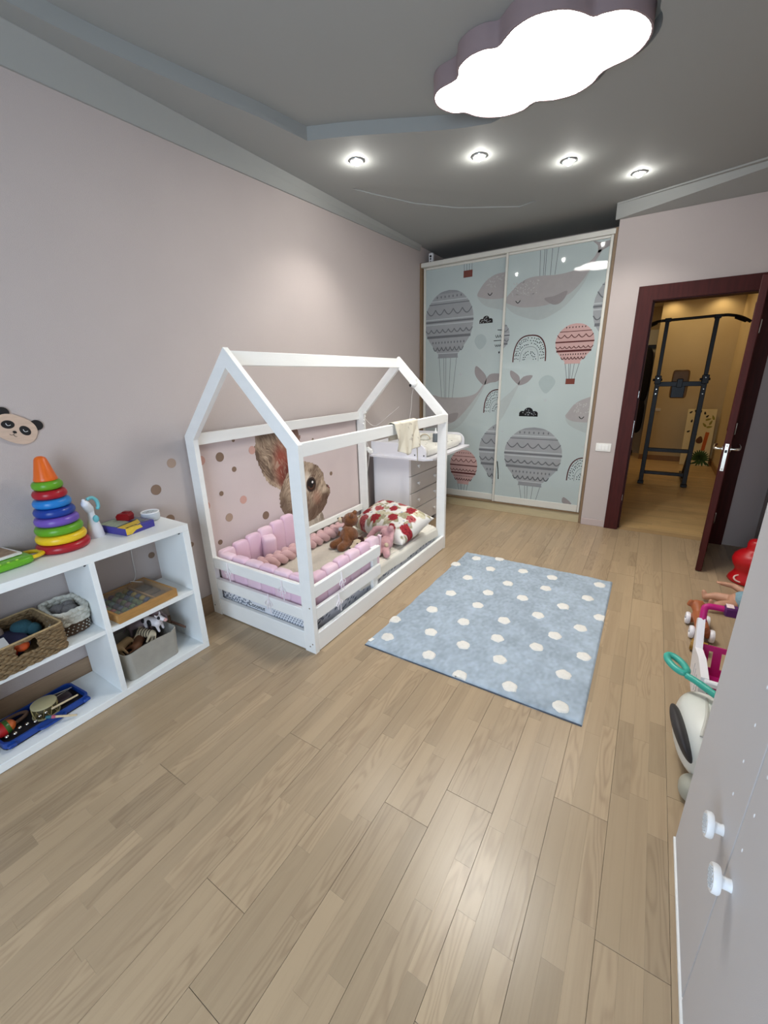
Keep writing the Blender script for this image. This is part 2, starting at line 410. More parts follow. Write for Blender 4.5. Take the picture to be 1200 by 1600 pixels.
mb = MB(); A = [(-1.6, 2.745, .055), (.92, 2.76, .055), (1.78, 2.776, .05), (3.2, 2.815, .04), (4.56, 2.85, .03)]
prof = lambda y, z, d: [(0.0, y, z), (.012, y, z), (d*.45, y, z+(ZC-z)*.55), (d, y, ZC-.004), (d, y, ZC), (0.0, y, ZC)]
rows = [prof(*a) for a in A]; vs_ = [p for r in rows for p in r]; fs_ = []
for i in range(len(A)-1):
    for j in range(6): fs_.append((i*6+j, i*6+(j+1) % 6, (i+1)*6+(j+1) % 6, (i+1)*6+j))
fs_ += [tuple(range(6)), tuple(range((len(A)-1)*6, len(A)*6))]
struct('trim_2', MB().add(vs_, fs_), M_corn, 20)
mb = MB(); rows = []
for x, yt in ((1.912, 4.51), (3.345, 4.06)):
    rows.append([(x, DY, 2.783), (x, DY-.012, 2.783), (x, yt+(DY-yt)*.12, ZC-.012), (x, yt, ZC-.012), (x, yt, ZC), (x, DY, ZC)])
vs_ = [p for r in rows for p in r]; fs_ = []
for i in range(1):
    for j in range(6): fs_.append((i*6+j, i*6+(j+1) % 6, (i+1)*6+(j+1) % 6, (i+1)*6+j))
fs_ += [tuple(range(6)), tuple(range(6, 12))]
struct('trim_3', MB().add(vs_, fs_), M_corn, 20)
struct('baseboard_left', MB().bb(0, .012, -1.55, 4.5, 0, .132, .003), M_base)
struct('baseboard_far', MB().bb(1.95, 2.17, DY-.012, DY, 0, .07, .003), mat('painted_skirting', (188, 172, 168), .6, var=.03))
struct('baseboard_right', MB().bb(3.338, 3.35, 1.3, 4.5, 0, .07, .003), M_base)
# hall beyond the door
struct('wall_hall_back', MB().bb(2.335, 3.6, 8.8, 8.9, -.02, 2.75).bb(2.335, 2.40, 8.86, 9.9, -.02, 2.75).bb(.9, 2.4, 9.9, 10.0, -.02, 2.75), M_hall)
struct('wall_hall_right', MB().bb(3.40, 3.5, 4.67, 8.8, -.02, 2.75), M_hall)
struct('wall_hall_left', MB().bb(.9, 1.0, 5.3, 9.9, -.02, 2.75).bb(2.05, 2.27, 4.67, 4.68, -.02, 2.75), M_hall)
struct('ceiling.001', MB().bb(.9, 3.6, 4.67, 10.0, 2.68, 2.75), mat('hall_ceiling', (225, 220, 205), .8, var=.01))
struct('baseboard_hall', MB().bb(2.34, 3.4, 8.785, 8.8, 0, .09, .003).bb(3.385, 3.4, 4.7, 8.785, 0, .09, .003), mat('hall_skirting', (150, 112, 66), .5, var=.1, vscale=10))

# door 1: mahogany casing and leaf standing open into the room
dr = sroot('door_1')
def casing(pts, name):
    MB().prism(pts, (0, -.022, 0)).build(name, M_mah, dr, ang=25)
yf = DY
casing([(2.168, yf, 0), (2.168, yf, 2.235), (2.285, yf, 2.118), (2.285, yf, 0)], 'left_casing')
casing([(2.168, yf, 2.235), (3.135, yf, 2.235), (3.03, yf, 2.118), (2.285, yf, 2.118)], 'head_casing')
casing([(3.135, yf, 2.235), (3.135, yf, 0), (3.03, yf, 0), (3.03, yf, 2.118)], 'right_casing')
mb = MB().bb(2.276, 2.29, DY-.005, DY+.13, 0, 2.124).bb(3.025, 3.039, DY-.005, DY+.13, 0, 2.124).bb(2.276, 3.039, DY-.005, DY+.13, 2.11, 2.124)
mb.bb(2.29, 2.302, DY+.045, DY+.12, 0, 2.11).bb(3.013, 3.025, DY+.045, DY+.12, 0, 2.11)
mb.build('jamb_lining', M_mah, dr)
MB().bb(2.2895, 2.2925, DY+.012, DY+.034, .93, 1.09, .0005).bb(2.2895, 2.2925, DY+.012, DY+.034, 1.3, 1.36, .0005).bb(2.2895, 2.2925, DY+.012, DY+.034, .3, .36, .0005).build('strike_plate', M_steel, dr)
hinge = Vector((3.012, 4.515, 0)); free = Vector((2.914, 3.775, 0)); dv = (free-hinge); LL = dv.length; dv.normalize(); nv = Vector((dv.y, -dv.x, 0))  # nv points to -x side
if nv.x > 0: nv = -nv
LM = Matrix((dv, nv, Vector((0, 0, 1)))).transposed()
def lf(u, n, z): return hinge+dv*u+nv*n+Vector((0, 0, z))
lo = MB().box(lf(LL/2, 0, 1.058), (LL, .042, 2.10), .003, LM).build('leaf', M_mah, dr)
mb = MB()
for s in (-1, 1):
    for z0, z1 in ((.14, .95), (1.1, 1.96)):
        mb.box(lf(LL/2, s*.0215, (z0+z1)/2), (LL-.22, .006, z1-z0), .002, LM)
mb.build('panel_moulding', M_mah, lo)
MB().box(lf(LL+.001, 0, .92), (.004, .022, .2), .001, LM).cap(lf(LL+.002, 0, 1.005), lf(LL+.0035, 0, 1.005), .005).cap(lf(LL+.002, 0, .835), lf(LL+.0035, 0, .835), .005).build('lock_plate', M_steel, lo)
MB().box(lf(LL+.004, 0, .965), (.012, .014, .02), .003, LM).build('latch', M_black, lo)
for s in (1, -1):
    mb = MB(); mb.tube([lf(LL-.06, s*.02, .975), lf(LL-.06, s*.026, .975)], .024, 16)
    mb.tube(smoothloop([lf(LL-.06, s*.025, .975), lf(LL-.06, s*.06, .975), lf(LL-.075, s*.072, .976), lf(LL-.13, s*.074, .984), lf(LL-.175, s*.066, .99)], 4, False), .0095, 10)
    mb.build('handle', M_steel, lo, label='chrome lever handle')
for z in (.25, 1.05, 1.85): MB().cap(lf(-.005, -.03, z-.045), lf(-.005, -.03, z+.045), .008).build('hinge', M_steel, lo)

# light switch plate
t = thing('light_switch', 'white three-gang light switch plate on the wall left of the dark door frame', 'switch', (2.062, DY, .825))
MB().box((2.062, DY-.004, .825), (.135, .008, .08), .003).build('plate', M_pl('switch_white', (236, 234, 228)), t)
for k in (-1, 0, 1): MB().box((2.062+k*.03, DY-.009, .825), (.027, .006, .05), .002).build('rocker', M_pl('switch_rocker', (246, 244, 240)), t)

# ------------------------------------------------------------------ ceiling lights
t = thing('cloud_ceiling_lamp', 'large lit cloud-shaped ceiling lamp with a dusty mauve rim', 'lamp', (cc.x, cc.y, 2.97))
ins = off(.008*sgn); z = lambda L, h: [Vector((p.x, p.y, h)) for p in L]
MB().prism(z(outl, 2.882), (0, 0, .087), [z(ins, 2.882)]).build('rim', mat('mauve_rim', (150, 132, 134), .6, var=.03), t)
MB().prism(z(off(.009*sgn), 2.886), (0, 0, .004)).build('diffuser', mat('cloud_diffuser', (255, 253, 246), .5, emit=CLOUD_EMIT), t)
MB().prism(z(off(.012*sgn), 2.955), (0, 0, .012)).build('back_plate', M_white, t)
M_bulb = mat('spot_bulb', (255, 252, 240), .3, emit=30); M_crys = mat('spot_crystal', (240, 245, 248), .05, metal=.9, var=.02)
for i, ((x, y), lb) in enumerate(zip([(.527, 2.645), (1.216, 3.062), (1.695, 3.477), (2.089, 3.972)], ['lit recessed spotlight in the ceiling nearest the pink left wall', 'lit recessed spotlight below the left tip of the cloud lamp, second from the left wall', 'lit recessed spotlight third from the left wall, in front of the wardrobe', 'lit recessed spotlight nearest the cornice over the door, farthest of the four'])):
    t = thing('recessed_spotlight', lb, 'light', (x, y, ZC), 'recessed spotlights in the ceiling')
    mb = MB(); mb.tube([(x+.043*math.cos(a), y+.043*math.sin(a), ZC-.003) for a in np.linspace(0, 2*PI, 28, False)], .0045, 8, True); mb.build('trim_ring', M_crys, t)
    MB().sup((x, y, ZC-.014), (.021, .021, .013)).build('bulb', M_bulb, t)
    for k in range(3):
        a = k*2*PI/3+.4; MB().cap((x+.039*math.cos(a), y+.039*math.sin(a), ZC-.004), (x+.024*math.cos(a), y+.024*math.sin(a), ZC-.012), .003).build('clip', M_crys, t)
    lamp('spot_glow', 'POINT', (x, y, ZC-.031), 1.15, (1, .98, .94), shadow_soft_size=.004)
    lp = lamp('spot_beam', 'SPOT', (x, y, ZC-.035), SPOT_W, (1, .96, .9), spot_size=2.0, spot_blend=.7, shadow_soft_size=.02)

# ------------------------------------------------------------------ wardrobe with printed sliding doors
M_glass = mat('printed_glass_ground', (172, 183, 182), .03, var=.01)
pc = lambda nm, c: mat('print_'+nm, c, .04, var=.03, vscale=20)
P_g1, P_g2, P_gd, P_gl = pc('grey', (146, 149, 151)), pc('grey_mid', (134, 137, 140)), pc('grey_dark', (104, 106, 110)), pc('grey_light', (172, 177, 179))
P_wh, P_wb, P_wf, P_wd = pc('whale', (158, 154, 153)), pc('whale_belly', (164, 171, 170)), pc('whale_fin', (140, 135, 135)), pc('whale_dot', (174, 172, 170))
P_pk, P_pd, P_bk, P_br, P_pale = pc('pink', (182, 150, 146)), pc('maroon', (84, 46, 46)), pc('black', (22, 22, 24)), pc('brown', (110, 62, 54)), pc('pale', (158, 170, 170))
WY = 4.57
wd = thing('sliding_wardrobe', 'tall built-in wardrobe with two sliding glass doors printed with whales and balloons', 'wardrobe', (.965, WY, 0))
M_oak = mat('wardrobe_oak', (186, 172, 138), .5, var=.08, vscale=10, stretch=(.6, 2, 8)); M_al = mat('champagne_frame', (205, 203, 194), .35, var=.01); M_oakd = mat('oak_side', (128, 104, 78), .5, var=.1, vscale=12, stretch=(6, 6, .5))
mb = MB().bb(.003, .025, WY-.01, 5.15, 0, 2.732).bb(1.918, 1.942, WY-.012, 5.15, 0, 2.732).bb(.025, 1.918, WY+.02, 5.15, 2.712, 2.732).bb(.025, 1.918, 5.13, 5.15, 0, 2.712)
mb.build('carcass', M_oakd, wd)
MB().bb(.025, 1.918, WY, 5.13, 0, .095).build('plinth', M_oak, wd)
MB().bb(.025, 1.918, WY-.012, WY+.1, .097, .112, .002).build('bottom_track', mat('track_brown', (122, 100, 72), .4, var=.04), wd)
MB().bb(.018, 1.925, WY-.014, WY+.1, 2.684, 2.728, .003).build('top_rail', M_al, wd)
def sdoor(x0, x1, y, name):
    z0, z1 = .114, 2.684
    d = MB().bb(x0, x1, y, y+.006, z0+.07, z1-.02).build(name, M_glass, wd, label='printed glass sliding door')
    MB().bb(x0, x0+.026, y-.016, y+.02, z0, z1, .004).build('left_stile', M_al, d)
    MB().bb(x1-.026, x1, y-.016, y+.02, z0, z1, .004).build('right_stile', M_al, d)
    MB().bb(x0+.026, x1-.026, y-.01, y+.015, z0, z0+.075, .003).build('bottom_bar', M_al, d)
    MB().bb(x0+.026, x1-.026, y-.01, y+.015, z1-.022, z1, .003).build('top_bar', M_al, d)
    return d
DL = (.03, .99); DR = (.965, 1.915)
dl = sdoor(*DL, WY+.045, 'left_door'); drr = sdoor(*DR, WY+.008, 'right_door')
class Print:
    def __init__(s, door, y, x0, x1, z0=.19, z1=2.66): s.d = door; s.y = y; s.r = (x0, x1, z0, z1); s.mb = MB(); s.mats = []; s.lay = 0
    def clip(s, P):
        x0, x1, z0, z1 = s.r
        for ax, val, sg in ((0, x0, 1), (0, x1, -1), (1, z0, 1), (1, z1, -1)):
            out = []; n = len(P)
            for i in range(n):
                a, b = P[i-1], P[i]; ia = (a[ax]-val)*sg >= 0; ib = (b[ax]-val)*sg >= 0
                if ia != ib:
                    t = (val-a[ax])/(b[ax]-a[ax]); out.append((a[0]+(b[0]-a[0])*t, a[1]+(b[1]-a[1])*t))
                if ib: out.append(b)
            P = out
            if len(P) < 3: return []
        return P
    def poly(s, P, m, lay=None):
        if lay is not None: s.lay = lay
        P = s.clip([(p[0], p[1]) for p in P])
        if len(P) < 3: return
        if m not in s.mats: s.mats.append(m)
        s.mb.cur = s.mats.index(m); y = s.y-.0004-.00028*s.lay
        vs = [Vector((p[0], y, p[1])) for p in P]
        try: tr = tessellate_polygon([vs])
        except Exception: return
        s.mb.add(vs, [tuple(q) for q in tr])
    def line(s, pts, wd_, m, lay=None):
        for a, b in zip(pts[:-1], pts[1:]):
            a = Vector(a[:2]); b = Vector(b[:2]); d = b-a
            if d.length < 1e-6: continue
            n = Vector((-d.y, d.x)).normalized()*wd_/2; e = d.normalized()*wd_*.2
            s.poly([a-n-e, b-n+e, b+n+e, a+n-e], m, lay)
    def dot(s, x, z, r, m, lay=None, rz=None, n=8): s.poly([(x+r*math.cos(2*PI*k/n), z+(rz or r)*math.sin(2*PI*k/n)) for k in range(n)], m, lay)
    def done(s, name):
        if s.mb.v: s.mb.build(name, s.mats, s.d)
        s.mb = MB(); s.mats = []; s.lay = 0
HW = [(0, .0), (.004, .12), (.02, .33), (.06, .52), (.11, .66), (.18, .80), (.255, .91), (.34, .98), (.417, 1), (.52, .99), (.627, .945), (.71, .85), (.787, .715), (.87, .56), (.93, .43), (.95, .40), (1, .43)]
def hw(t): return float(np.interp(t, [a for a, b in HW], [b for a, b in HW]))
def balloon(P, cx, top, wdt, h, c0, c1, cd, cl, rope=.45, basket=None, dotm=None, name='balloon_print', ropec=None):
    W2 = wdt/2; ts = np.linspace(0, 1, 34)
    right = [(cx+W2*hw(t), top-h*t) for t in ts]; left = [(cx-W2*hw(t), top-h*t) for t in ts[::-1]]
    P.poly(right+left, c0, 0)
    def band(t0, t1, m, lay=1):
        tt = np.linspace(t0, t1, 6); P.poly([(cx+W2*hw(t), top-h*t) for t in tt]+[(cx-W2*hw(t), top-h*t) for t in tt[::-1]], m, lay)
    band(.93, 1, c1); band(0, .045, c1)
    th = .006*wdt/.6+.003
    def hl(t, m, w_): P.line([(cx-W2*hw(t), top-h*t), (cx+W2*hw(t), top-h*t)], w_, m, 2)
    hl(.145, cl, th*1.3); hl(.19, cd, th); hl(.41, cl, th*1.2); hl(.447, cd, th*2.0); hl(.485, cl, th*1.2); hl(.672, cd, th*3); hl(.925, cl, th)
    def scal(t, n, amp):
        hwid = W2*hw(t); pts = []
        for k in range(n):
            for j in range(9):
                a = j/8; pts.append((cx-hwid+2*hwid*(k+a)/n, top-h*t-amp*math.sin(PI*a)))
        P.line(pts, th*1.1, cd, 2)
    scal(.27, 5, h*.075); scal(.56, 8, h*.05); scal(.83, 7, h*.055)
    for t, n, rx in ((.09, 7, .006), (.76, 11, .0065)):
        for k in range(n): P.dot(cx+W2*hw(t)*(2*(k+.5)/n-1)*.94, top-h*t, rx*wdt/.5, dotm or cd, 2, .011*wdt/.5)
    P.done(name)
    if rope:
        zb = top-h; zr = zb-rope
        for k, u in enumerate((-.86, -.4, -.18, .28, .86)): P.line([(cx+W2*.43*u, zb), (cx+W2*.43*u*(.55 if basket else .62), zr)], .0045, ropec or P_gd, 1)
        if basket: P.poly([(cx-basket/2, zr), (cx+basket/2, zr), (cx+basket/2, zr-basket*.62), (cx-basket/2, zr-basket*.62)], P_br, 2)
        P.done('rope_print')
def cloud(P, x0, x1, z0, z1):
    wdt = x1-x0; hh = z1-z0; pts = [(x0, z0)]
    for cx_, r0, zc, a0, a1 in ((.17, .17, .3, 190, 60), (.5, .24, .55, 165, 15), (.83, .17, .3, 120, -10)):
        for a in np.linspace(a0, a1, 8): pts.append((x0+wdt*(cx_+r0*math.cos(math.radians(a))), z0+hh*zc+hh*(.45 if r0 > .2 else .32)*math.sin(math.radians(a))))
    pts.append((x1, z0)); P.poly(pts, P_bk, 0)
    for k in range(12): P.dot(x0+wdt*random.uniform(.08, .92), z0+hh*random.uniform(.1, .42), .0045, P_gl, 1, n=5)
    for k in range(5): P.dot(x0+wdt*random.uniform(.36, .64), z0+hh*random.uniform(.4, .85), .0045, P_gl, 1, n=5)
    P.done('cloud_print')
def rainbow(P, x0, x1, z0, z1):
    cx_ = (x0+x1)/2; a = (x1-x0)/2; h = z1-z0
    arch = lambda k: [(cx_+a*k*math.copysign(abs(math.cos(t))**.75, math.cos(t)), z0+h*k*math.sin(t)**.8) for t in np.linspace(PI, 0, 26)]
    P.line(arch(1), .012, P_pd, 1); P.line(arch(.57), .004, P_gd, 1); P.line(arch(.46), .004, P_gl, 1); P.line(arch(.16), .004, P_gl, 1)
    for k, n in ((.9, 26), (.8, 23), (.68, 18), (.39, 12), (.28, 8)):
        for i in range(n):
            th = PI*(i+.5)/n+random.uniform(-.03, .03); q = k+random.uniform(-.03, .03)
            P.dot(cx_+a*q*math.copysign(abs(math.cos(th))**.75, math.cos(th)), z0+h*q*math.sin(th)**.8, .0048, P_bk, 1, .0062, 6)
    P.done('rainbow_print')
def star(P, x, z_, r=.03): P.poly([(x+(r if k % 2 == 0 else r*.35)*math.sin(k*PI/4), z_+(r if k % 2 == 0 else r*.35)*math.cos(k*PI/4)) for k in range(8)], P_gl, 0); P.done('star_print')
sm = lambda pts, k=4, closed=True: [(p.x, p.y) for p in smoothloop(pts, k, closed)]
def eye(P, x, z_, m=P_bk): P.line([(x-.022+.044*k/6, z_+.006-.02*math.sin(PI*k/6)) for k in range(7)], .007, m, 3)
def spots(P, x0, x1, z0, z1, n):
    for k in range(n): P.dot(random.uniform(x0, x1), random.uniform(z0, z1), random.uniform(.003, .007), P_wd, 2, n=6)
# left door
L = Print(dl, WY+.045, .057, .962)
balloon(L, .338, 2.437, .583, .703, P_g1, P_g2, P_gd, P_gl, .46)
L.poly([(.50, 2.6), (.6, 2.6), (.6, 2.533), (.50, 2.533)], P_br, 0)
for k in range(4): L.line([(.507+k*.028, 2.6), (.503+k*.03, 2.66)], .0045, P_gd, 0)
L.done('basket_print')
L.poly(sm([(.99, 2.55), (.95, 2.53), (.846, 2.519), (.747, 2.467), (.679, 2.385), (.666, 2.33), (.719, 2.263), (.788, 2.222), (.903, 2.19), (1.0, 2.18), (1.1, 2.35)]), P_wb, 0)
L.poly(sm([(.99, 2.55), (.95, 2.53), (.846, 2.519), (.747, 2.467), (.679, 2.385), (.666, 2.34), (.72, 2.315), (.803, 2.296), (.956, 2.288), (1.05, 2.3), (1.1, 2.4)]), P_wh, 1)
spots(L, .74, .95, 2.4, 2.5, 40); eye(L, .802, 2.346); L.done('whale_print')
cloud(L, .699, .846, 2.066, 2.14)
L.poly(sm([(.72, 1.962), (.675, 1.945), (.653, 1.891), (.685, 1.83), (.72, 1.806), (.76, 1.83), (.789, 1.883), (.768, 1.94)]), P_pale, 0); L.done('pale_balloon_print')
for pts in ([(.905, 1.99), (.96, 1.985)], [(.87, 1.885), (.96, 1.884)]): L.line(pts, .007, P_bk, 1); L.done('line_print')
for z0_, n, am in ((1.94, 3, .025), (1.845, 4, .02)): L.line([(.885+.075*(i+j/8)/n, z0_-am*math.sin(PI*j/8)) for i in range(n) for j in range(9)], .005, P_bk, 1); L.done('scallop_print')
L.dot(.934, 1.765, .008, P_bk, 1, .012); L.done('dot_print')
star(L, .5, 1.55); star(L, .729, 1.739, .014)
L.poly(sm([(.155, 1.32), (.259, 1.3), (.493, 1.295), (.642, 1.32), (.713, 1.358), (.775, 1.44), (.80, 1.44), (.716, 1.27), (.618, 1.11), (.514, .975), (.382, .905), (.2, .86), (-.1, .86), (-.1, 1.3)]), P_wb, 0)
L.poly(sm([(.155, 1.32), (.259, 1.3), (.493, 1.295), (.642, 1.32), (.713, 1.358), (.775, 1.44), (.79, 1.435), (.69, 1.29), (.56, 1.13), (.44, 1.02), (.25, .95), (.05, .92), (-.1, .93), (-.1, 1.3)]), P_wh, 1)
L.poly(sm([(.685, 1.636), (.672, 1.557), (.72, 1.48), (.79, 1.43), (.81, 1.5), (.774, 1.564)], 4), P_wf, 2); L.poly(sm([(.79, 1.44), (.84, 1.54), (.95, 1.55), (1.0, 1.54), (.937, 1.47), (.86, 1.455)], 4), P_wf, 2)
L.poly(sm([(.377, 1.103), (.482, 1.121), (.478, 1.07), (.44, 1.02), (.38, 1.006), (.33, 1.05)]), P_wf, 2); L.done('whale_print')
rainbow(L, .797, 1.125, 1.13, 1.381)
balloon(L, 1.07, 1.03, .612, .72, P_g1, P_g2, P_gd, P_gl, 0)
balloon(L, .575, .69, .346, .425, P_pk, P_pk, P_pd, P_pk, .16, .085, P_bk, 'pink_balloon_print')
# right door
R = Print(drr, WY+.008, .991, 1.89)
R.poly(sm([(.96, 2.25), (.997, 2.294), (1.045, 2.344), (1.112, 2.4), (1.207, 2.437), (1.322, 2.44), (1.453, 2.431), (1.578, 2.44), (1.687, 2.47), (1.765, 2.524), (1.80, 2.58), (1.83, 2.57), (1.772, 2.46), (1.737, 2.39), (1.703, 2.32), (1.643, 2.235), (1.555, 2.145), (1.45, 2.083), (1.338, 2.047), (1.217, 2.072), (1.081, 2.126), (1.004, 2.19)]), P_wb, 0)
R.poly(sm([(.96, 2.25), (.997, 2.294), (1.045, 2.344), (1.112, 2.4), (1.207, 2.437), (1.322, 2.44), (1.453, 2.431), (1.578, 2.44), (1.687, 2.47), (1.765, 2.524), (1.80, 2.58), (1.825, 2.57), (1.762, 2.46), (1.701, 2.36), (1.614, 2.269), (1.528, 2.227), (1.403, 2.178), (1.259, 2.17), (1.128, 2.182), (1.002, 2.228)]), P_wh, 1)
R.poly(sm([(1.80, 2.56), (1.79, 2.62), (1.745, 2.665), (1.83, 2.64), (1.95, 2.66), (1.92, 2.62), (1.84, 2.58)], 3), P_wf, 1)
R.poly(sm([(1.364, 2.236), (1.46, 2.25), (1.567, 2.283), (1.556, 2.224), (1.506, 2.176), (1.44, 2.178)]), P_wf, 2)
spots(R, 1.03, 1.3, 2.28, 2.41, 80); eye(R, 1.109, 2.236); R.done('whale_print')
for a, b in zip((1.291, 1.332, 1.350, 1.402, 1.457), (1.305, 1.337, 1.353, 1.402, 1.443)): R.line([(a, 2.66), (b, 2.435)], .0045, P_gd, 0)
R.done('rope_print')
rainbow(R, 1.099, 1.427, 1.66, 1.91)
balloon(R, 1.683, 1.988, .346, .366, P_pk, P_pk, P_pd, P_pk, .14, .085, P_bk, 'pink_balloon_print')
balloon(R, 2.115, 2.43, .6, .7, P_g1, P_g2, P_gd, P_gl, 0)
balloon(R, .872, 2.09, .346, .366, P_g1, P_g2, P_gd, P_gl, 0)
R.poly(sm([(1.08, 1.575), (1.09, 1.51), (1.165, 1.435), (1.185, 1.45), (1.18, 1.51), (1.13, 1.555)], 3), P_wf, 1); R.poly(sm([(1.17, 1.435), (1.22, 1.51), (1.315, 1.52), (1.27, 1.455), (1.2, 1.425)], 3), P_wf, 1)
R.poly(sm([(1.17, 1.44), (1.09, 1.35), (.98, 1.25), (.95, 1.15), (.98, 1.04), (1.03, 1.09), (1.1, 1.24), (1.185, 1.44)], 3), P_wb, 0); R.done('whale_print')
R.poly(sm([(1.462, 1.52), (1.41, 1.5), (1.38, 1.445), (1.42, 1.37), (1.46, 1.34), (1.5, 1.37), (1.544, 1.445), (1.515, 1.5)]), P_pale, 0); R.done('pale_balloon_print')
cloud(R, 1.205, 1.4, 1.103, 1.196)
R.poly(sm([(2.0, 1.33), (1.876, 1.304), (1.76, 1.248), (1.69, 1.15), (1.675, 1.114), (1.69, 1.06), (1.731, 1.019), (1.8, .985), (1.9, .95), (2.0, .95)]), P_wb, 0)
R.poly(sm([(2.0, 1.33), (1.876, 1.304), (1.76, 1.248), (1.69, 1.15), (1.675, 1.114), (1.72, 1.075), (1.8, 1.06), (1.9, 1.06), (2.0, 1.07)]), P_wh, 1); spots(R, 1.74, 1.885, 1.14, 1.26, 40); eye(R, 1.826, 1.108); R.done('whale_print')
balloon(R, 1.378, .99, .609, .65, P_g1, P_g2, P_gd, P_gl, .2)
rainbow(R, 1.755, 2.083, .45, .7)
R.poly(sm([(1.745, .262), (1.735, .2), (1.80, .17), (1.83, .2)], 3), P_wf, 0); R.done('tail_print')
R.line([(.998, .59), (1.012, .5), (1.022, .387)], .011, P_bk, 1); R.done('stroke_print')
star(R, 1.032, .933, .022); star(R, 1.463, 1.271, .025); star(R, 1.885, .811, .03)
# small device on top of the wardrobe
t = thing('monitor_box', 'small white box with two black round holes standing on top of the wardrobe', 'device', (.085, 4.68, 2.732))
MB().box((.085, 4.68, 2.787), (.052, .04, .11), .006).build('body', M_pl('monitor_white', (225, 224, 226)), t)
for z_, r in ((2.808, .012), (2.782, .009), (2.757, .006)): MB().tube([(.085, 4.662, z_), (.085, 4.658, z_)], r, 14).build('hole', M_black, t)

# ------------------------------------------------------------------ polka-dot rug
def rug():
    x0, x1, y0, y1 = 1.147, 2.352, 1.645, 3.241; nx, ny = 200, 264; mb = MB()
    X, Y = np.meshgrid(np.linspace(0, 1, nx+1), np.linspace(0, 1, ny+1)); px = x0+X*(x1-x0)+.03*(Y-.0)*(1-X); py = y0+Y*(y1-y0)
    px = px+.003*np.sin(py*21)*(1-X) ; py = py+.003*np.sin(px*17)*(1-2*Y)
    h = .008+.0035*vnoise(px*160, py*160, 1)+.003*vnoise(px*60, py*60, 2)+.002*vnoise(px*14, py*14, 3)
    e = np.minimum.reduce([X, 1-X, Y, 1-Y]); h = np.where(e <= 0, .0, np.where(e < .006, h*.75, h))
    V = np.stack([px, py, h], -1).reshape(-1, 3); W = nx+1
    F = [(j*W+i, j*W+i+1, (j+1)*W+i+1, (j+1)*W+i) for j in range(ny) for i in range(nx)]
    mb.add(V.tolist(), F)
    t = thing('polka_dot_rug', 'pale blue rectangular rug with white tufted polka dots on the parquet floor', 'rug', (1.75, 2.44, 0))
    o = mb.build('pile', mat('rug_blue', (166, 178, 190), .95, attr='paint', bump=.6, bscale=420), t, ang=180)
    co = vco(o)+np.array([1.75, 2.44, 0]); n1 = vnoise(co[:, 0]*9, co[:, 1]*9, 5); n2 = vnoise(co[:, 0]*70, co[:, 1]*45, 6); n3 = vnoise(co[:, 0]*26, co[:, 1]*26, 9)
    base = np.array(lin((164, 178, 191))); k = (.80+.22*n1+.26*n2+.12*n3-.05)[:, None]; colattr(o, base*k)
    MD = mat('rug_white', (236, 233, 226), .95, bump=.6, bscale=420, var=.05, vscale=60)
    for x, y in [(1.305, 3.137), (1.482, 3.222), (1.478, 2.994), (1.719, 3.081), (1.944, 3.079), (2.273, 3.127), (1.373, 2.756), (1.674, 2.813), (1.938, 2.875), (2.222, 2.871), (1.356, 2.461), (1.59, 2.602), (1.825, 2.649), (2.094, 2.674), (1.585, 2.396), (1.335, 2.19), (1.972, 2.474), (2.325, 2.643), (1.176, 1.956), (1.577, 2.156), (1.797, 2.301), (2.233, 2.452), (1.443, 1.946), (2.111, 2.292), (1.235, 1.767), (1.82, 2.091), (1.666, 1.925), (2.042, 2.121), (2.289, 2.165), (1.532, 1.738), (1.892, 1.902), (2.22, 1.951), (1.749, 1.668), (2.001, 1.719), (2.248, 1.707), (1.195, 2.942)]:
        cut = lambda v: Vector((min(max(v[0], 1.15+.03*(v[1]-1.645)/1.6*.0), 2.35), min(max(v[1], 1.648), 3.238), v[2]))
        mb = MB(); ph = random.random()*6
        mb.grid(lambda u, v: cut((x+.043*v*(1+.05*math.sin(5*u*2*PI+ph)+.03*math.sin(9*u*2*PI))*math.cos(2*PI*u), y+.043*v*(1+.05*math.sin(5*u*2*PI+ph))*math.sin(2*PI*u), .0155+.004*(1-v**3)+random.uniform(-.0012, .0012)-(.011 if v > .99 else 0))), 28, 6, True)
        mb.build('dot', MD, t, ang=180)
    MB().box((1.166, 1.69, .0165), (.022, .036, .002), .0005, rot('Z', -10)).build('care_tag', mat('tag_white', (238, 238, 234), .7, var=.02), t)
    s = MB(); s.bb(1.149, 2.35, 1.643, 1.647, .0, .006).build('edge_binding', mat('rug_edge', (84, 92, 104), .9, var=.05), t)
rug()

# ------------------------------------------------------------------ house bed
BX0, BX1, BY0, BY1 = .015, .952, 1.427, 3.257; T = .032; PW = .08; ZE = 1.225; ZA = 1.706; XM = (BX0+BX1)/2
bed = thing('house_frame_bed', 'white wooden house-shaped toddler bed frame with open pitched roof along the left wall', 'bed', (XM, (BY0+BY1)/2, 0))
for y0 in (BY0, BY1-T):
    for s, x in ((1, BX0), (-1, BX1)):
        xi = x+s*PW; zi = ZE-.022
        MB().prism([(x, y0, 0), (x, y0, ZE), (xi, y0, zi), (xi, y0, 0)], (0, T, 0)).build('post', M_white, bed)
        MB().prism([(x, y0, ZE), (XM, y0, ZA), (XM, y0, ZA-.1), (xi, y0, zi)], (0, T, 0)).build('rafter', M_white, bed)
yi0, yi1 = BY0+T, BY1-T
MB().bb(XM-.017, XM+.017, yi0, yi1, ZA-.09, ZA-.016, .002).build('ridge_beam', M_white, bed)
for x0, x1 in ((BX0, BX0+T), (BX1-T, BX1)): MB().bb(x0, x1, yi0, yi1, 1.162, 1.232, .002).build('eave_beam', M_white, bed)
def rail(nm, *a): MB().bb(*a, .004).build(nm, M_white, bed)
xl, xr = BX0+PW, BX1-PW
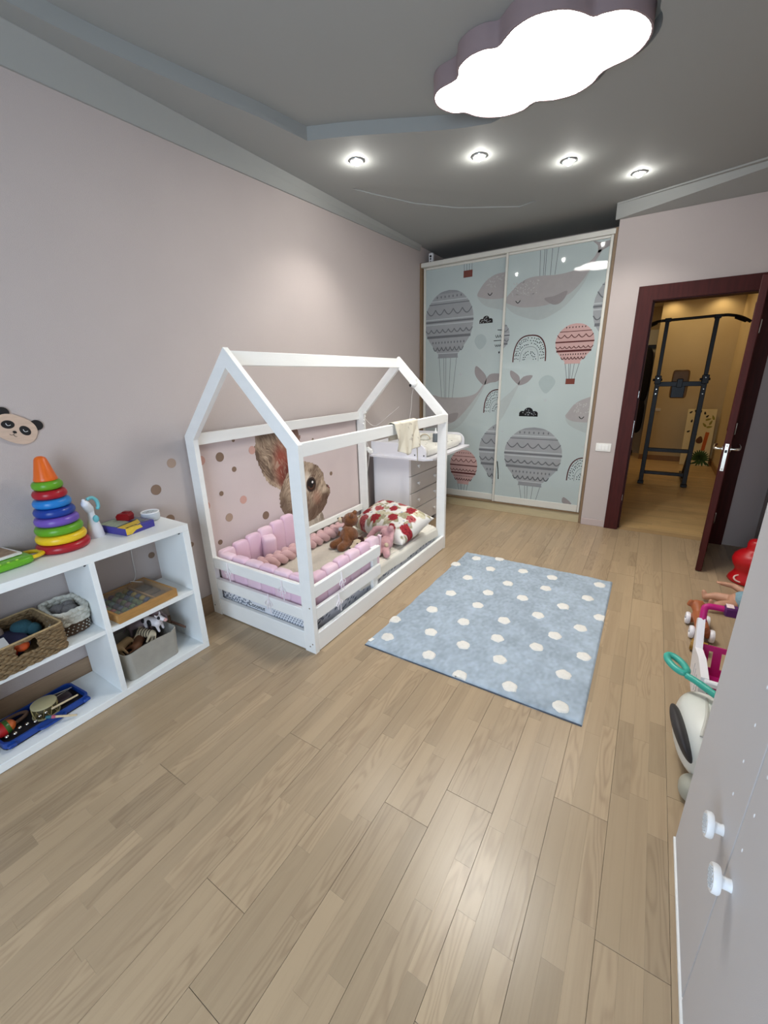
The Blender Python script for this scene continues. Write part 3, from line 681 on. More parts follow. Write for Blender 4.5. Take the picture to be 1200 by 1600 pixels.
for y0 in (BY0+.002, BY1-T+.002):
    rail('end_board', xl, xr, y0, y0+.028, .004, .125)
    for z0, z1 in () if y0 > 2 else ((.2, .278), (.355, .43)): rail('end_rail', xl, xr, y0, y0+.028, z0, z1)
rail('side_board', BX1-.028, BX1, yi0, yi1, .004, .125); rail('side_board', BX0, BX0+.028, yi0, yi1, .004, .125)
for z0, z1 in ((.207, .287), (.35, .428)): rail('guard_rail', BX1-.026, BX1-.002, yi0, 2.15, z0, z1)
rail('guard_post', BX1-.054, BX1-.028, 2.085, 2.147, .06, .425); rail('guard_rail_back', BX0, BX0+.026, yi0, yi1, .25, .31)
MB().bb(BX0+.03, BX1-.03, yi0, yi1, .03, .05).build('slat_base', M_white, bed)
scr = MB()
for y0, x, zz in ((BY0-.001, xr+.06, .06), (BY0-.001, xr+.06, .3), (BY0-.001, xl-.06, .06), (BY0-.001, xr+.04, .04)): scr.tube([(x, y0+.002, zz), (x, y0-.001, zz)], .0045, 10)
scr.build('screw', M_steel, bed)

# mattress with its printed label
mt = thing('mattress', 'thick white quilted mattress with grey diamond print inside the house bed', 'mattress', (.48, 2.3, .05))
MB().sup((.4705, 2.336, .13), (.4065, .873, .078), .1, .08, 64, 16).build('cover', mat('mattress_ticking', (222, 224, 230), .85, bump=.3, bscale=120, var=.05, vscale=40), mt, ang=60)
mb = MB()
for i in range(14):
    for j in range(5):
        x = .58+.022*i+(.011 if j % 2 else 0); z_ = .112+.016*j
        if x < .875: mb.prism([(x-.0065, 1.4628, z_), (x, 1.4628, z_-.006), (x+.0065, 1.4628, z_), (x, 1.4628, z_+.006)], (0, -.0012, 0))
for i in range(40):
    x = .10+.0068*i; z_ = .155+.012*math.sin(i*2.3) if i % 2 else .125+.02*random.random(); mb.prism([(x-.008, 1.4628, z_), (x, 1.4628, z_-.007), (x+.006, 1.4628, z_+.003), (x, 1.4628, z_+.008)], (0, -.0012, 0))
for i in range(150):
    y = 1.5+i*.0113; z_ = .095+.10*random.random(); mb.prism([(.8765, y-.012, z_-.008), (.8765, y+.006, z_-.004), (.8765, y+.014, z_+.009), (.8765, y-.004, z_+.004)], (.0012, 0, 0))
mb.build('diamond_print', mat('ticking_grey', (120, 128, 142), .85, var=.05), mt)
def text(body, size, name, m, parent, loc, rx=PI/2, rz=0, ext=.0006, ry=0, shear=0):
    c = bpy.data.curves.new(name, 'FONT'); c.body = body; c.size = size; c.extrude = ext; c.align_x = 'CENTER'; c.align_y = 'CENTER'; c.shear = shear
    o = bpy.data.objects.new(name, c); C.objects.link(o); dg = bpy.context.evaluated_depsgraph_get(); me = bpy.data.meshes.new_from_object(o.evaluated_get(dg)); bpy.data.objects.remove(o)
    o = bpy.data.objects.new(name, me); C.objects.link(o); me.materials.append(m); o.parent = parent
    o.location = Vector(loc)-OFF[parent.name]; o.rotation_euler = (rx, ry, rz); return o
text('Coconut', .043, 'printed_word', mat('ticking_ink', (30, 38, 40), .8, var=.02), mt, (.428, 1.4618, .146), shear=.2)

# beds covers
def cover(name, x0, x1, y0, y1, z0, z1, m, label, ribs=0, wob=.004, seed=0):
    nx, ny = (300 if ribs else 90), 110
    def f(u, v):
        # u across X wraps the sides down, v along Y
        w = x1-x0; d = z1-z0; r = min(.035, d*.9); L_ = w+2*d; s_ = u*L_
        if s_ < d: x, z_ = x0, z0+s_
        elif s_ > d+w: x, z_ = x1, z1-(s_-d-w)
        else: x, z_ = x0+(s_-d), z1
        # rounded shoulders
        ex = min(x-x0, x1-x); ez = z1-z_
        if ez < r and ex < r:
            q = math.hypot(r-ex, r-ez)
            if q > r: k = r/q; x += ((r-ex)-(r-ex)*k)*(1 if x < (x0+x1)/2 else -1); z_ -= ((r-ez)-(r-ez)*k)
        y = y0+(y1-y0)*v; ey = min(v, 1-v)*(y1-y0)
        if ey < .03: z_ = z0+(z_-z0)*math.sqrt(max(0, 1-((.03-ey)/.03)**2))*1.0 if z_ > z0 else z_
        n = float(vnoise(x*9+seed, y*7))-.5; z_ += wob*n*2
        if ribs: z_ += .0055*abs(math.sin(x*PI*ribs+1.2*math.sin(y*3)+.8*n)); x += .0
        return (x+.006*math.sin(y*11+seed), y+.006*math.sin(x*13), z_)
    mb = MB(); mb.grid(f, nx, ny); return solo(name, mb, m, label, 'blanket', ang=180)
cover('ribbed_coverlet', .055, .8955, 1.98, 3.215, .128, .226, mat('coverlet_white', (226, 222, 210), .9, bump=.25, bscale=200, var=.03, sheen=.2), 'white ribbed cotton coverlet spread over the pillow end of the mattress', 44, .010, 3)
cover('fleece_blanket', .14, .79, 1.58, 2.55, .226, .243, mat('fleece_beige', (214, 206, 190), .95, bump=.7, bscale=180, var=.06, vscale=30, sheen=.4), 'beige fluffy fleece blanket laid inside the pink bumper', 0, .008, 1)
# pink bumper of puffy pads
M_pink = mat('bumper_pink', (228, 194, 212), .85, bump=.12, bscale=60, var=.04, sheen=.2); M_pink2 = mat('bumper_pink_light', (234, 204, 217), .85, bump=.12, bscale=60, var=.04, sheen=.2)
bp = thing('crib_bumper', 'pink padded bumper of puffy upright cushions tied round the foot end of the bed', 'bumper', (.48, 1.8, .24))
def pad(c, wdt, h, th, ang, m, tilt=0):
    Mx = rot('Z', ang) @ rot('X', tilt)
    MB().sup(c, (wdt/2, th/2, h/2), .32, .42, 28, 14, Mx).build('pad', m, bp, ang=80)
for k in range(6): pad((.155+k*.128, 1.502+.004*random.random(), .334), .134, .225, .07, 0, M_pink if k % 2 else M_pink2)
for k in range(6): pad((.083+.006*random.random(), 1.545+k*.116, .345+.008*k), .122, .215+.012*k, .056, 90, M_pink if k % 3 else M_pink2)
pad((.135, 1.875, .345), .10, .20, .085, 65, M_pink2, 12)
for k in range(6): pad((.878, 1.565+k*.116, .335+.004*k), .122, .235, .07, 90, M_pink2 if k % 2 else M_pink)
MB().prism([(.862, 2.205, .33), (.9, 2.205, .33), (.895, 2.235, .455), (.87, 2.235, .46)], (0, .02, 0)).build('corner_tip', M_pink2, bp)
def tie(p, ax):
    p = Vector(p); a = Vector(ax); mb = MB(); dn = Vector((0, 0, -1)); o_ = Vector((0, -1, 0)) if abs(a.x) > .5 else Vector((1, 0, 0))
    for s in (-1, 1):
        mb.tube(smoothloop([p, p+a*.022*s+dn*.012+o_*.004, p+a*.028*s+dn*.034+o_*.003, p+a*.008*s+dn*.03+o_*.006, p], 3, False), .0032, 6, flat=.5)
        mb.tube(smoothloop([p, p+a*.008*s+dn*.03+o_*.004, p+a*.014*s+dn*(.075+.012*s)+o_*.002], 3, False), .0034, 6, flat=.5)
    mb.tube([p+Vector((0, 0, .001))+o_*.001, p+Vector((0, 0, .042))-o_*.0], .0035, 6)
    mb.build('tie', mat('tie_white', (246, 238, 242), .8, var=.02), bp)
tie((.245, 1.4215, .385), (1, 0, 0)); tie((.73, 1.4215, .385), (1, 0, 0)); tie((.60, 1.4215, .262), (1, 0, 0)); tie((.9575, 1.70, .375), (0, 1, 0)); tie((.9575, 1.66, .25), (0, 1, 0))

# dusty pink braid along the wall side
br = thing('braided_bumper', 'long dusty pink braided bolster lying along the wall side of the bed', 'bumper', (.25, 2.1, .25))
path = smoothloop([(.20, 1.70, .285), (.235, 1.85, .285), (.235, 2.05, .285), (.235, 2.25, .288), (.25, 2.45, .295), (.27, 2.6, .30)], 16, False)
for s in range(3):
    pts = []
    for i, p in enumerate(path):
        a = i/len(path)*PI*8.5+s*2*PI/3; pts.append(p+Vector((.036*math.sin(a), 0, .02*math.sin(2*a))))
    MB().tube(pts, [.030*(.75+.25*math.sin(min(1, min(i, len(pts)-1-i)/4)*PI/2)) for i in range(len(pts))], 12).build('strand', mat('braid_rose', (206, 168, 168), .9, bump=.2, bscale=90, var=.04, sheen=.3), br, ang=80)

# floral pillow
def pillow():
    t = thing('floral_pillow', 'plump white pillow with red roses and olive leaves leaning at the head of the bed', 'pillow', (.60, 2.85, .25))
    a, b, H = .285, .205, .115; Mx = rot('Z', -12) @ rot('X', 16) @ rot('Y', 4); c = Vector((.645, 2.80, .352)); mb = MB(); n = 120
    for sg in (1, -1):
        def f(u, v):
            x = 2*u-1; y = 2*v-1; px = x*a*(1-.06*y*y+.13*(x*y)**4); py = y*b*(1-.08*x*x+.13*(x*y)**4)
            h = H*max(0, (1-x**4))**.55*max(0, (1-y**4))**.55
            h += .004*math.sin(9*x+4*y)*max(0, 1-x*x)*max(0, 1-y*y)
            return Mx @ Vector((px, py, sg*h))+c
        mb.grid(f, n, 84)
    o = mb.build('pillowcase', mat('floral_cotton', (236, 232, 226), .85, attr='paint', bump=.15, bscale=120), t, ang=180)
    co = (vco(o)+np.array([.60, 2.85, .25])-np.array(c)) @ np.array(Mx); x, y = co[:, 0], co[:, 1]
    col = np.tile(np.array(lin((228, 224, 217))), (len(x), 1)); R2 = np.random.default_rng(11)
    def blot(cx, cy, r, c1, c2, pet, seed):
        nonlocal col
        d = np.hypot(x-cx, y-cy); th = np.arctan2(y-cy, x-cx); rr = r*(1+.07*np.sin(pet*th+seed)+.5*(vnoise(x*60+seed, y*60, seed)-.5))
        k = np.clip((rr-d)/.006, 0, 1)[:, None]; q = (.5+.5*np.sin(d/r*14+3*np.sin(th*3+seed)))[:, None]*.7+.3*vnoise(x*120, y*120, seed)[:, None]
        col = col*(1-k)+k*(np.array(lin(c1))*q+np.array(lin(c2))*(1-q))
    for i in range(95): blot(R2.uniform(-.285, .285), R2.uniform(-.2, .2), R2.uniform(.012, .03), (120, 112, 70), (196, 188, 160), 3, i)
    for i in range(26): blot(R2.uniform(-.285, .285), R2.uniform(-.2, .2), R2.uniform(.02, .034), (222, 214, 196), (186, 178, 130), 5, i+100)
    for i in range(18): blot(R2.uniform(-.285, .285), R2.uniform(-.2, .2), R2.uniform(.008, .016), (120, 134, 158), (200, 206, 214), 5, i+140)
    for i, (cx, cy) in enumerate([(-.27, .12), (-.25, -.10), (-.13, .16), (-.13, -.02), (-.06, -.16), (.02, .05), (.03, .2), (.12, -.08), (.2, .12), (.28, .02), (.31, -.12), (.2, -.2), (-.2, -.21), (-.33, .0)]):
        blot(cx*.8, cy*.8, R2.uniform(.038, .05), (112, 18, 30), (176, 44, 52) if i % 3 else (206, 110, 110), 6, i+200); blot(cx*.8+.004, cy*.8, .01, (96, 10, 24), (150, 30, 40), 3, i+260)
    colattr(o, col)
pillow()

# plush toys on the bed
def plush(name, label, cat, loc, shapes, m, vox, parts=(), noise=.0006):
    t = thing(name, label, cat, loc); mb = MB()
    for s in shapes: s(mb)
    o = mb.build('body', m, t); remesh(o, vox, 5, noise)
    for nm, fn, mm in parts:
        q = MB(); fn(q); q.build(nm, mm, t, ang=70)
    return t
M_bear = mat('bear_fur', (132, 82, 44), .95, bump=1, bscale=220, var=.2, vscale=40, sheen=.4); M_cream = mat('cream_plush', (222, 204, 176), .95, bump=.7, bscale=220, var=.08, vscale=40); M_eye = mat('bead_black', (14, 12, 12), .2, var=.01)
plush('teddy_bear', 'brown teddy bear lying against the floral pillow with its muzzle to the wall', 'toy', (.43, 2.44, .24), [
    lambda m: m.sup((.47, 2.42, .315), (.075, .085, .072), M=rot('Y', 30)), lambda m: m.sup((.435, 2.50, .425), (.062, .062, .058)),
    lambda m: m.sup((.455, 2.535, .478), (.022, .02, .022)), lambda m: m.sup((.47, 2.47, .474), (.02, .02, .02)), lambda m: m.cap((.46, 2.40, .37), (.50, 2.34, .31), .032, .026),
    lambda m: m.cap((.44, 2.36, .285), (.42, 2.28, .275), .036, .034), lambda m: m.cap((.50, 2.38, .28), (.505, 2.27, .272), .038, .036), lambda m: m.cap((.42, 2.46, .37), (.37, 2.43, .31), .028, .024),
    lambda m: m.cap((.35, 2.48, .415), (.40, 2.49, .42), .02, .035)], M_bear, .006,
    [('muzzle', lambda m: m.sup((.352, 2.478, .414), (.028, .03, .026)), M_cream), ('nose', lambda m: m.sup((.325, 2.474, .424), (.009, .011, .009)), M_eye),
     ('eye', lambda m: m.sup((.378, 2.455, .448), (.006, .006, .006)), M_eye), ('bow', lambda m: m.sup((.375, 2.45, .345), (.03, .028, .02)).sup((.40, 2.42, .352), (.022, .02, .016)), mat('bow_grey', (192, 198, 210), .8, bump=.4, bscale=90, var=.15, vscale=60))], .0012)
M_bun = mat('bunny_pink', (212, 164, 168), .95, bump=.6, bscale=240, var=.06, vscale=40, sheen=.3)
plush('plush_rabbit', 'pink plush rabbit with long flopped ears in front of the floral pillow', 'toy', (.76, 2.46, .235), [
    lambda m: m.sup((.80, 2.455, .30), (.055, .07, .055)), lambda m: m.sup((.765, 2.52, .352), (.05, .045, .045)), lambda m: m.cap((.82, 2.42, .275), (.868, 2.36, .258), .03, .028), lambda m: m.cap((.78, 2.40, .27), (.80, 2.345, .26), .026, .026),
    lambda m: m.cap((.84, 2.47, .33), (.815, 2.535, .385), .02, .018), lambda m: m.cap((.76, 2.55, .392), (.66, 2.53, .372), .018, .026), lambda m: m.cap((.66, 2.53, .372), (.625, 2.47, .31), .026, .02),
    lambda m: m.cap((.79, 2.53, .392), (.82, 2.51, .415), .02, .022), lambda m: m.cap((.74, 2.49, .33), (.67, 2.46, .30), .02, .018)], M_bun, .0055,
    [('eye', lambda m: m.sup((.745, 2.482, .366), (.005, .005, .005)), M_eye), ('nose', lambda m: m.sup((.758, 2.472, .346), (.007, .006, .005)), mat('nose_pink', (150, 84, 92), .6, var=.02)), ('tail', lambda m: m.sup((.835, 2.41, .31), (.018, .018, .018)), M_cream)], .0008)
plush('plush_puppy', 'small cream plush puppy with dark brown ears between the teddy bear and the pink rabbit', 'toy', (.62, 2.36, .24), [
    lambda m: m.sup((.635, 2.42, .285), (.05, .065, .04)), lambda m: m.sup((.605, 2.35, .295), (.045, .042, .038)), lambda m: m.cap((.60, 2.33, .285), (.588, 2.295, .275), .026, .022), lambda m: m.cap((.66, 2.40, .265), (.70, 2.36, .258), .018, .016), lambda m: m.cap((.585, 2.40, .265), (.565, 2.365, .26), .018, .016)], M_cream, .005,
    [('ear', lambda m: m.sup((.648, 2.36, .305), (.016, .03, .034)), mat('ear_brown', (62, 34, 26), .95, bump=.6, bscale=200, var=.1)), ('ear', lambda m: m.sup((.61, 2.39, .33), (.026, .022, .014)), mat('ear_brown', (62, 34, 26), .95)),
     ('eye', lambda m: m.sup((.628, 2.316, .312), (.007, .007, .008)), M_eye), ('eye', lambda m: m.sup((.578, 2.33, .312), (.007, .007, .008)), M_eye), ('nose', lambda m: m.sup((.586, 2.272, .282), (.009, .007, .007)), M_eye)], .0008)

# baby camera on the far gable, string of lights, cloth over the eave beam
t = thing('baby_camera', 'white ball-shaped baby camera clipped under the far roof rafter of the house bed', 'camera', (.655, 3.19, 1.48))
MB().sup((.655, 3.185, 1.480), (.032, .032, .032)).build('ball', M_pl('camera_white', (236, 236, 234)), t)
MB().cap((.658, 3.19, 1.508), (.668, 3.212, 1.516), .009).build('clip', M_pl('camera_white', (236, 236, 234)), t)
MB().sup((.642, 3.158, 1.468), (.014, .008, .013), M=rot('Z', -25)).build('lens', M_black, t)
MB().tube(smoothloop([(.65, 3.20, 1.452), (.632, 3.205, 1.38), (.622, 3.21, 1.28), (.60, 3.212, 1.16)], 5, False), .002, 6).build('cable', M_pl('cable_white', (220, 216, 212)), t)
t = thing('string_lights', 'thin white fairy-light cord with white blossoms hanging on the rear bed post by the wall', 'lights', (.1, 3.24, .9))
mb = MB(); mb.tube(smoothloop([(.098, 3.222, 1.24), (.106, 3.222, 1.1), (.101, 3.224, 1.0), (.118, 3.268, .87), (.105, 3.272, .75), (.09, 3.268, .66), (.07, 3.268, .58)], 6, False), .0025, 6)
mb.tube(smoothloop([(.108, 3.265, .85), (.16, 3.275, .81), (.24, 3.28, .84), (.3, 3.275, .80)], 6, False), .002, 6); mb.tube(smoothloop([(.1, 3.24, 1.17), (.2, 3.26, 1.10), (.35, 3.27, 1.2), (.46, 3.275, 1.28)], 6, False), .0018, 6)
mb.build('cord', M_pl('cord_white', (232, 228, 224)), t)
for k in range(7): MB().sup((.095+.045*random.random(), 3.275+.01*random.random(), .84+.05*random.random()), (.02, .014, .016), M=rot('X', 60*k)).build('blossom', mat('blossom_white', (238, 238, 234), .7, bump=.5, bscale=90, var=.05), t)
for k in range(4): MB().sup((.10+.01*k, 3.214, 1.12+.035*k), (.008, .008, .010)).build('blossom', mat('blossom_white', (238, 238, 234), .7), t)
def cloth():
    mb = MB(); x_in, x_out = BX1-T-.006, BX1+.007; zt = 1.238
    def f(u, v):
        y = 2.345+.325*u; Lf = .045; Lb = .165+.06*math.sin(PI*min(1, u*.95+.05))**.7; tot = .12+Lf+Lb; s_ = v*tot; dep = 0
        if s_ < .12: x = x_in-.003*math.sin(u*18); z_ = zt-.12+s_
        elif s_ < .12+Lf: a = (s_-.12)/Lf; x = x_in+(x_out-x_in)*a; z_ = zt+.007*math.sin(PI*a)
        else:
            d = s_-.12-Lf; dep = d/Lb; x = x_out+.006+.018*dep**.7*abs(math.sin(u*6+2.4*dep))+.010*dep*(math.sin(u*19+3*dep)+1); z_ = zt-d
        y += dep*(.02*(.5-u)+.010*math.sin(dep*5+u*9)); z_ += .008*dep*math.sin(u*11); return (x, y, z_)
    mb.grid(f, 60, 60); o = solo('muslin_cloth', mb, mat('muslin_cream', (220, 212, 194), .95, attr='paint', bump=.4, bscale=150), 'crumpled cream muslin cloth with grey print hanging over the eave beam', 'cloth', ang=180)
    co = vco(o); n = vnoise(co[:, 1]*45, co[:, 2]*38, 4); n2 = vnoise(co[:, 1]*110, co[:, 2]*110, 8); b0 = np.array(lin((214, 207, 190))); b1 = np.array(lin((150, 140, 128)))
    k = (np.clip((n-.72)*6, 0, 1)*np.clip((n2-.3)*3, 0, 1))[:, None]; colattr(o, b0*(1-k)+b1*k)
    sd = o.modifiers.new('t', 'SOLIDIFY'); sd.thickness = .003; sd.offset = 0
cloth()
solo('cord_strap', MB().tube(smoothloop([(.966, 2.655, 1.08), (.970, 2.66, 1.02), (.968, 2.668, .97), (.967, 2.672, .93)], 5, False), .0045, 8), mat('strap_beige', (196, 188, 174), .9, var=.05), 'thin beige cord dangling below the muslin cloth', 'cord')

# ------------------------------------------------------------------ rabbit mural and wall stickers
def rabbit():
    ear = sm([(1.975, 1.14), (1.965, 1.02), (1.99, .92), (2.046, .80), (2.12, .74), (2.18, .70), (2.30, .66), (2.38, .78), (2.33, .93), (2.26, 1.05), (2.18, 1.15), (2.08, 1.19), (2.01, 1.185)], 6)
    ear2 = sm([(2.33, .8), (2.31, 1.0), (2.33, 1.13), (2.38, 1.18), (2.43, 1.13), (2.445, 1.02), (2.43, .86)], 6)
    head = sm([(2.30, .86), (2.40, .90), (2.50, .873), (2.60, .835), (2.685, .765), (2.70, .69), (2.725, .635), (2.768, .60), (2.778, .55), (2.75, .51), (2.70, .43), (2.62, .38), (2.50, .345), (2.36, .36), (2.26, .42), (2.17, .52), (2.15, .62), (2.19, .73)], 6)
    chest = sm([(2.26, .5), (2.25, .35), (2.23, .16), (2.45, .15), (2.67, .17), (2.685, .25), (2.655, .36), (2.62, .45), (2.4, .5)], 6)
    nx, ny = 340, 420; Y0, Y1, Z0, Z1 = 1.93, 2.82, .15, 1.22
    u, v = np.meshgrid(np.linspace(Y0, Y1, nx+1), np.linspace(Z0, Z1, ny+1)); u, v = u.ravel(), v.ravel()
    jx = .016*(vnoise(u*150, v*26, 3)-.5)+.012*(vnoise(u*60, v*60, 4)-.5); jz = .014*(vnoise(u*40, v*170, 5)-.5)
    a, b = u+jx, v+jz; e1, e2, hd, ch = inpoly(a, b, ear), inpoly(a, b, ear2), inpoly(a, b, head), inpoly(a, b, chest)
    def fur(ang, sc_, seed):
        p = u*math.cos(ang)+v*math.sin(ang); q = -u*math.sin(ang)+v*math.cos(ang); w_ = vnoise(p*9, q*14, seed+7)*.06
        return .34*vnoise(p*26, (q+w_)*sc_*1.5, seed)+.28*vnoise(p*55, (q+w_)*sc_*2.6, seed+1)+.38*vnoise(p*9, q*22, seed+2)
    cl_ = lambda *c: np.array(lin(c)); col = np.zeros((len(u), 3)); mix = lambda A, B, k: A*(1-k[:, None])+B*k[:, None]
    sp = lambda y, z_, r, e=1.0: np.clip(1-np.hypot(u-y, (v-z_)/e)/r, 0, 1)
    f1 = fur(2.1, 120, 1); ce = mix(np.tile(cl_(104, 84, 70), (len(u), 1)), np.tile(cl_(186, 162, 138), (len(u), 1)), np.clip((f1-.3)*2.6, 0, 1))
    inner = np.clip(sp(2.205, .90, .13, 1.7)*1.7, 0, 1)*np.clip((u-2.08)*9, 0, 1)*(.65+.5*f1); ce = mix(ce, np.tile(cl_(150, 66, 52), (len(u), 1)), inner*.95); ce = mix(ce, np.tile(cl_(96, 36, 30), (len(u), 1)), np.clip(sp(2.26, .82, .10, 1.4)*1.3, 0, 1)*.8)
    ce = mix(ce, np.tile(cl_(196, 178, 156), (len(u), 1)), np.clip((f1-.62)*7, 0, 1)*.6); ce = mix(ce, np.tile(cl_(92, 74, 60), (len(u), 1)), np.clip(sp(2.05, 1.17, .16)*1.3, 0, 1)*.6)
    c2 = mix(np.tile(cl_(120, 84, 72), (len(u), 1)), np.tile(cl_(170, 140, 122), (len(u), 1)), f1)
    f2 = fur(.9, 130, 11); h_ = mix(np.tile(cl_(112, 90, 74), (len(u), 1)), np.tile(cl_(196, 174, 150), (len(u), 1)), np.clip((f2-.28)*2.4, 0, 1))
    h_ = mix(h_, np.tile(cl_(86, 60, 46), (len(u), 1)), np.clip(sp(2.67, .44, .14)*1.5+sp(2.52, .40, .16)*1.5+sp(2.70, .52, .06)*1.2, 0, 1)*.8); h_ = mix(h_, np.tile(cl_(168, 112, 92), (len(u), 1)), np.clip(sp(2.59, .54, .08)*1.3, 0, 1)*.5)
    h_ = mix(h_, np.tile(cl_(84, 62, 48), (len(u), 1)), np.clip(sp(2.19, .55, .12, 1.6)*1.4, 0, 1)*.7)
    h_ = mix(h_, np.tile(cl_(226, 212, 194), (len(u), 1)), np.clip(sp(2.475, .70, .085, 1.2)*2.0, 0, 1)*.85); h_ = mix(h_, np.tile(cl_(218, 196, 174), (len(u), 1)), np.clip(sp(2.70, .585, .045)*1.6, 0, 1)*.55)
    h_ = mix(h_, np.tile(cl_(74, 50, 40), (len(u), 1)), np.clip(sp(2.742, .612, .02)*3, 0, 1)*.9)
    h_ = mix(h_, np.tile(cl_(92, 64, 48), (len(u), 1)), np.clip(1-np.abs((v-.745)+1.6*(u-2.545)**2*6)/.012, 0, 1)*(np.abs(u-2.53) < .06)*.7)
    h_ = mix(h_, np.tile(cl_(120, 62, 54), (len(u), 1)), np.clip(sp(2.765, .60, .022)*3, 0, 1)); h_ = mix(h_, np.tile(cl_(70, 40, 34), (len(u), 1)), np.clip(1-np.abs((v-.515)-.4*(u-2.76))/.006, 0, 1)*(u > 2.70)*(u < 2.775))
    er = np.hypot((u-2.53)/.050, (v-.668)/.052); h_ = mix(h_, np.tile(cl_(58, 40, 32), (len(u), 1)), np.clip((1.36-er)*5, 0, 1)); h_ = mix(h_, np.tile(cl_(18, 10, 8), (len(u), 1)), np.clip((1.0-er)*8, 0, 1))
    h_ = mix(h_, np.tile(cl_(110, 66, 40), (len(u), 1)), np.clip((1-np.abs(er-.72)/.2), 0, 1)*(v < .66)*.8); h_ = mix(h_, np.tile(cl_(250, 246, 240), (len(u), 1)), np.clip((.012-np.hypot(u-2.548, v-.686))*400, 0, 1))
    f3 = fur(1.4, 90, 21); c_ = mix(np.tile(cl_(140, 124, 110), (len(u), 1)), np.tile(cl_(208, 194, 178), (len(u), 1)), np.clip((f3-.25)*2, 0, 1)); c_ = mix(c_, np.tile(cl_(92, 72, 58), (len(u), 1)), np.clip((.24-v)*9+(2.36-u)*4, 0, 1)*.7)
    for msk, cc_ in ((e2, c2), (ch, c_), (e1, ce), (hd, h_)): col[msk] = cc_[msk]
    keep = e1 | e2 | hd | ch; W = nx+1; idx = np.arange((nx+1)*(ny+1)).reshape(ny+1, nx+1)
    qs = np.stack([idx[:-1, :-1], idx[:-1, 1:], idx[1:, 1:], idx[1:, :-1]], -1).reshape(-1, 4); qs = qs[keep[qs].all(1)]
    used = np.unique(qs); rm = -np.ones(len(u), int); rm[used] = np.arange(len(used)); me = bpy.data.meshes.new('rabbit_print')
    loc = Vector((.0015, 2.4, .15)); V = np.stack([np.zeros(len(used)), u[used]-2.4, v[used]-.15], 1)
    me.from_pydata(V.tolist(), [], rm[qs].tolist()); me.materials.append(mat('mural_print', (150, 130, 112), .8, attr='paint', bump=.1, bscale=200))
    o = bpy.data.objects.new('rabbit_print', me); C.objects.link(o); o.location = loc; colattr(o, col[used])
    t = thing('rabbit_mural', 'pale pink wallpaper panel printed with a rabbit head, behind the house bed', 'mural', (0, 2.4, .15))
    o.parent = t; o.location = (.0012, 0, 0); MB().bb(.0002, .0008, 1.46, 3.222, .134, 1.222).build('wallpaper_panel', mat('mural_pink', (212, 197, 195), .85, bump=.2, bscale=260, var=.02), t)
rabbit()
DC = {'p': mat('sticker_salmon', (204, 160, 148), .7, var=.02), 'b': mat('sticker_brown', (134, 110, 92), .7, var=.02), 't': mat('sticker_taupe', (172, 148, 130), .7, var=.02)}
for c, y, z_, r, lb in [('p', 1.518, 1.056, .031, 'salmon dot sticker behind the front left bed post, upper one'), ('b', 1.662, 1.055, .032, 'large brown dot sticker at upper left inside the house bed'), ('b', 1.762, .952, .019, 'small brown dot sticker below and right of the large upper brown dot'),
    ('p', 1.937, 1.059, .03, 'salmon dot sticker beside the tip of the printed rabbit ear'), ('b', 1.632, .808, .017, 'small brown dot sticker left of the lone salmon dot inside the bed'), ('p', 1.805, .719, .03, 'salmon dot sticker in the middle of the wall left of the printed rabbit'),
    ('p', 1.502, .753, .031, 'salmon dot sticker behind the front left bed post, lower one'), ('t', 1.666, .625, .03, 'taupe dot sticker above the pink bumper inside the house bed'), ('b', 1.993, .544, .032, 'large brown dot sticker left of the printed rabbit neck'),
    ('b', 1.566, .473, .018, 'small brown dot sticker just above the left end of the pink bumper'), ('b', 1.884, .411, .03, 'brown dot sticker half hidden by the top of the pink bumper'), ('b', 2.805, .71, .019, 'small brown dot sticker right of the printed rabbit nose'),
    ('b', 1.787, 1.15, .012, 'tiny brown dot sticker just under the wall-side eave beam'), ('b', 2.593, 1.049, .012, 'tiny brown dot sticker above the printed rabbit head'), ('t', 1.322, 1.075, .029, 'taupe dot sticker left of the bed, highest one above the white shelf'),
    ('b', 1.199, .938, .031, 'brown dot sticker above the right end of the white shelf'), ('b', 1.249, .74, .028, 'brown dot sticker peeping out behind the corner of the shelf top'), ('b', 1.354, .533, .017, 'small brown dot sticker between shelf and bed'), ('b', 1.095, .558, .019, 'small brown dot sticker seen through the upper right shelf cell')]:
    solo('dot_sticker', MB().tube([(.001, y, z_), (.0022, y, z_)], r, 28), DC[c], lb, 'sticker', (.001, y, z_), 'round dot stickers on the left wall')

# panda plaque
t = thing('panda_plaque', 'wooden panda face plaque with closed eyes hanging on the wall above the shelf', 'plaque', (0, .637, 1.36))
M_ply = mat('panda_ply', (204, 178, 158), .6, var=.08, vscale=14, stretch=(1, 1, 6)); M_ink = mat('panda_black', (24, 22, 24), .6, var=.02)
def pp(a, b, an=-31):
    q = math.radians(an); return (.637+a*math.cos(q)-b*math.sin(q), 1.362+a*math.sin(q)+b*math.cos(q))
def disc(a, b, ra, rb, x0, x1, rz=0, e=2, n=36):
    out = []
    for k in range(n):
        th = 2*PI*k/n; ca, sb = math.cos(th), math.sin(th); ca = math.copysign(abs(ca)**(2/e), ca)*ra; sb = math.copysign(abs(sb)**(2/e), sb)*rb
        q = math.radians(rz); out.append(pp(a+ca*math.cos(q)-sb*math.sin(q), b+ca*math.sin(q)+sb*math.cos(q)))
    return MB().prism([(x0, y, z_) for y, z_ in out], (x1-x0, 0, 0))
disc(0, -.008, .079, .060, .001, .010, 0, 2.4).build('face', M_ply, t)
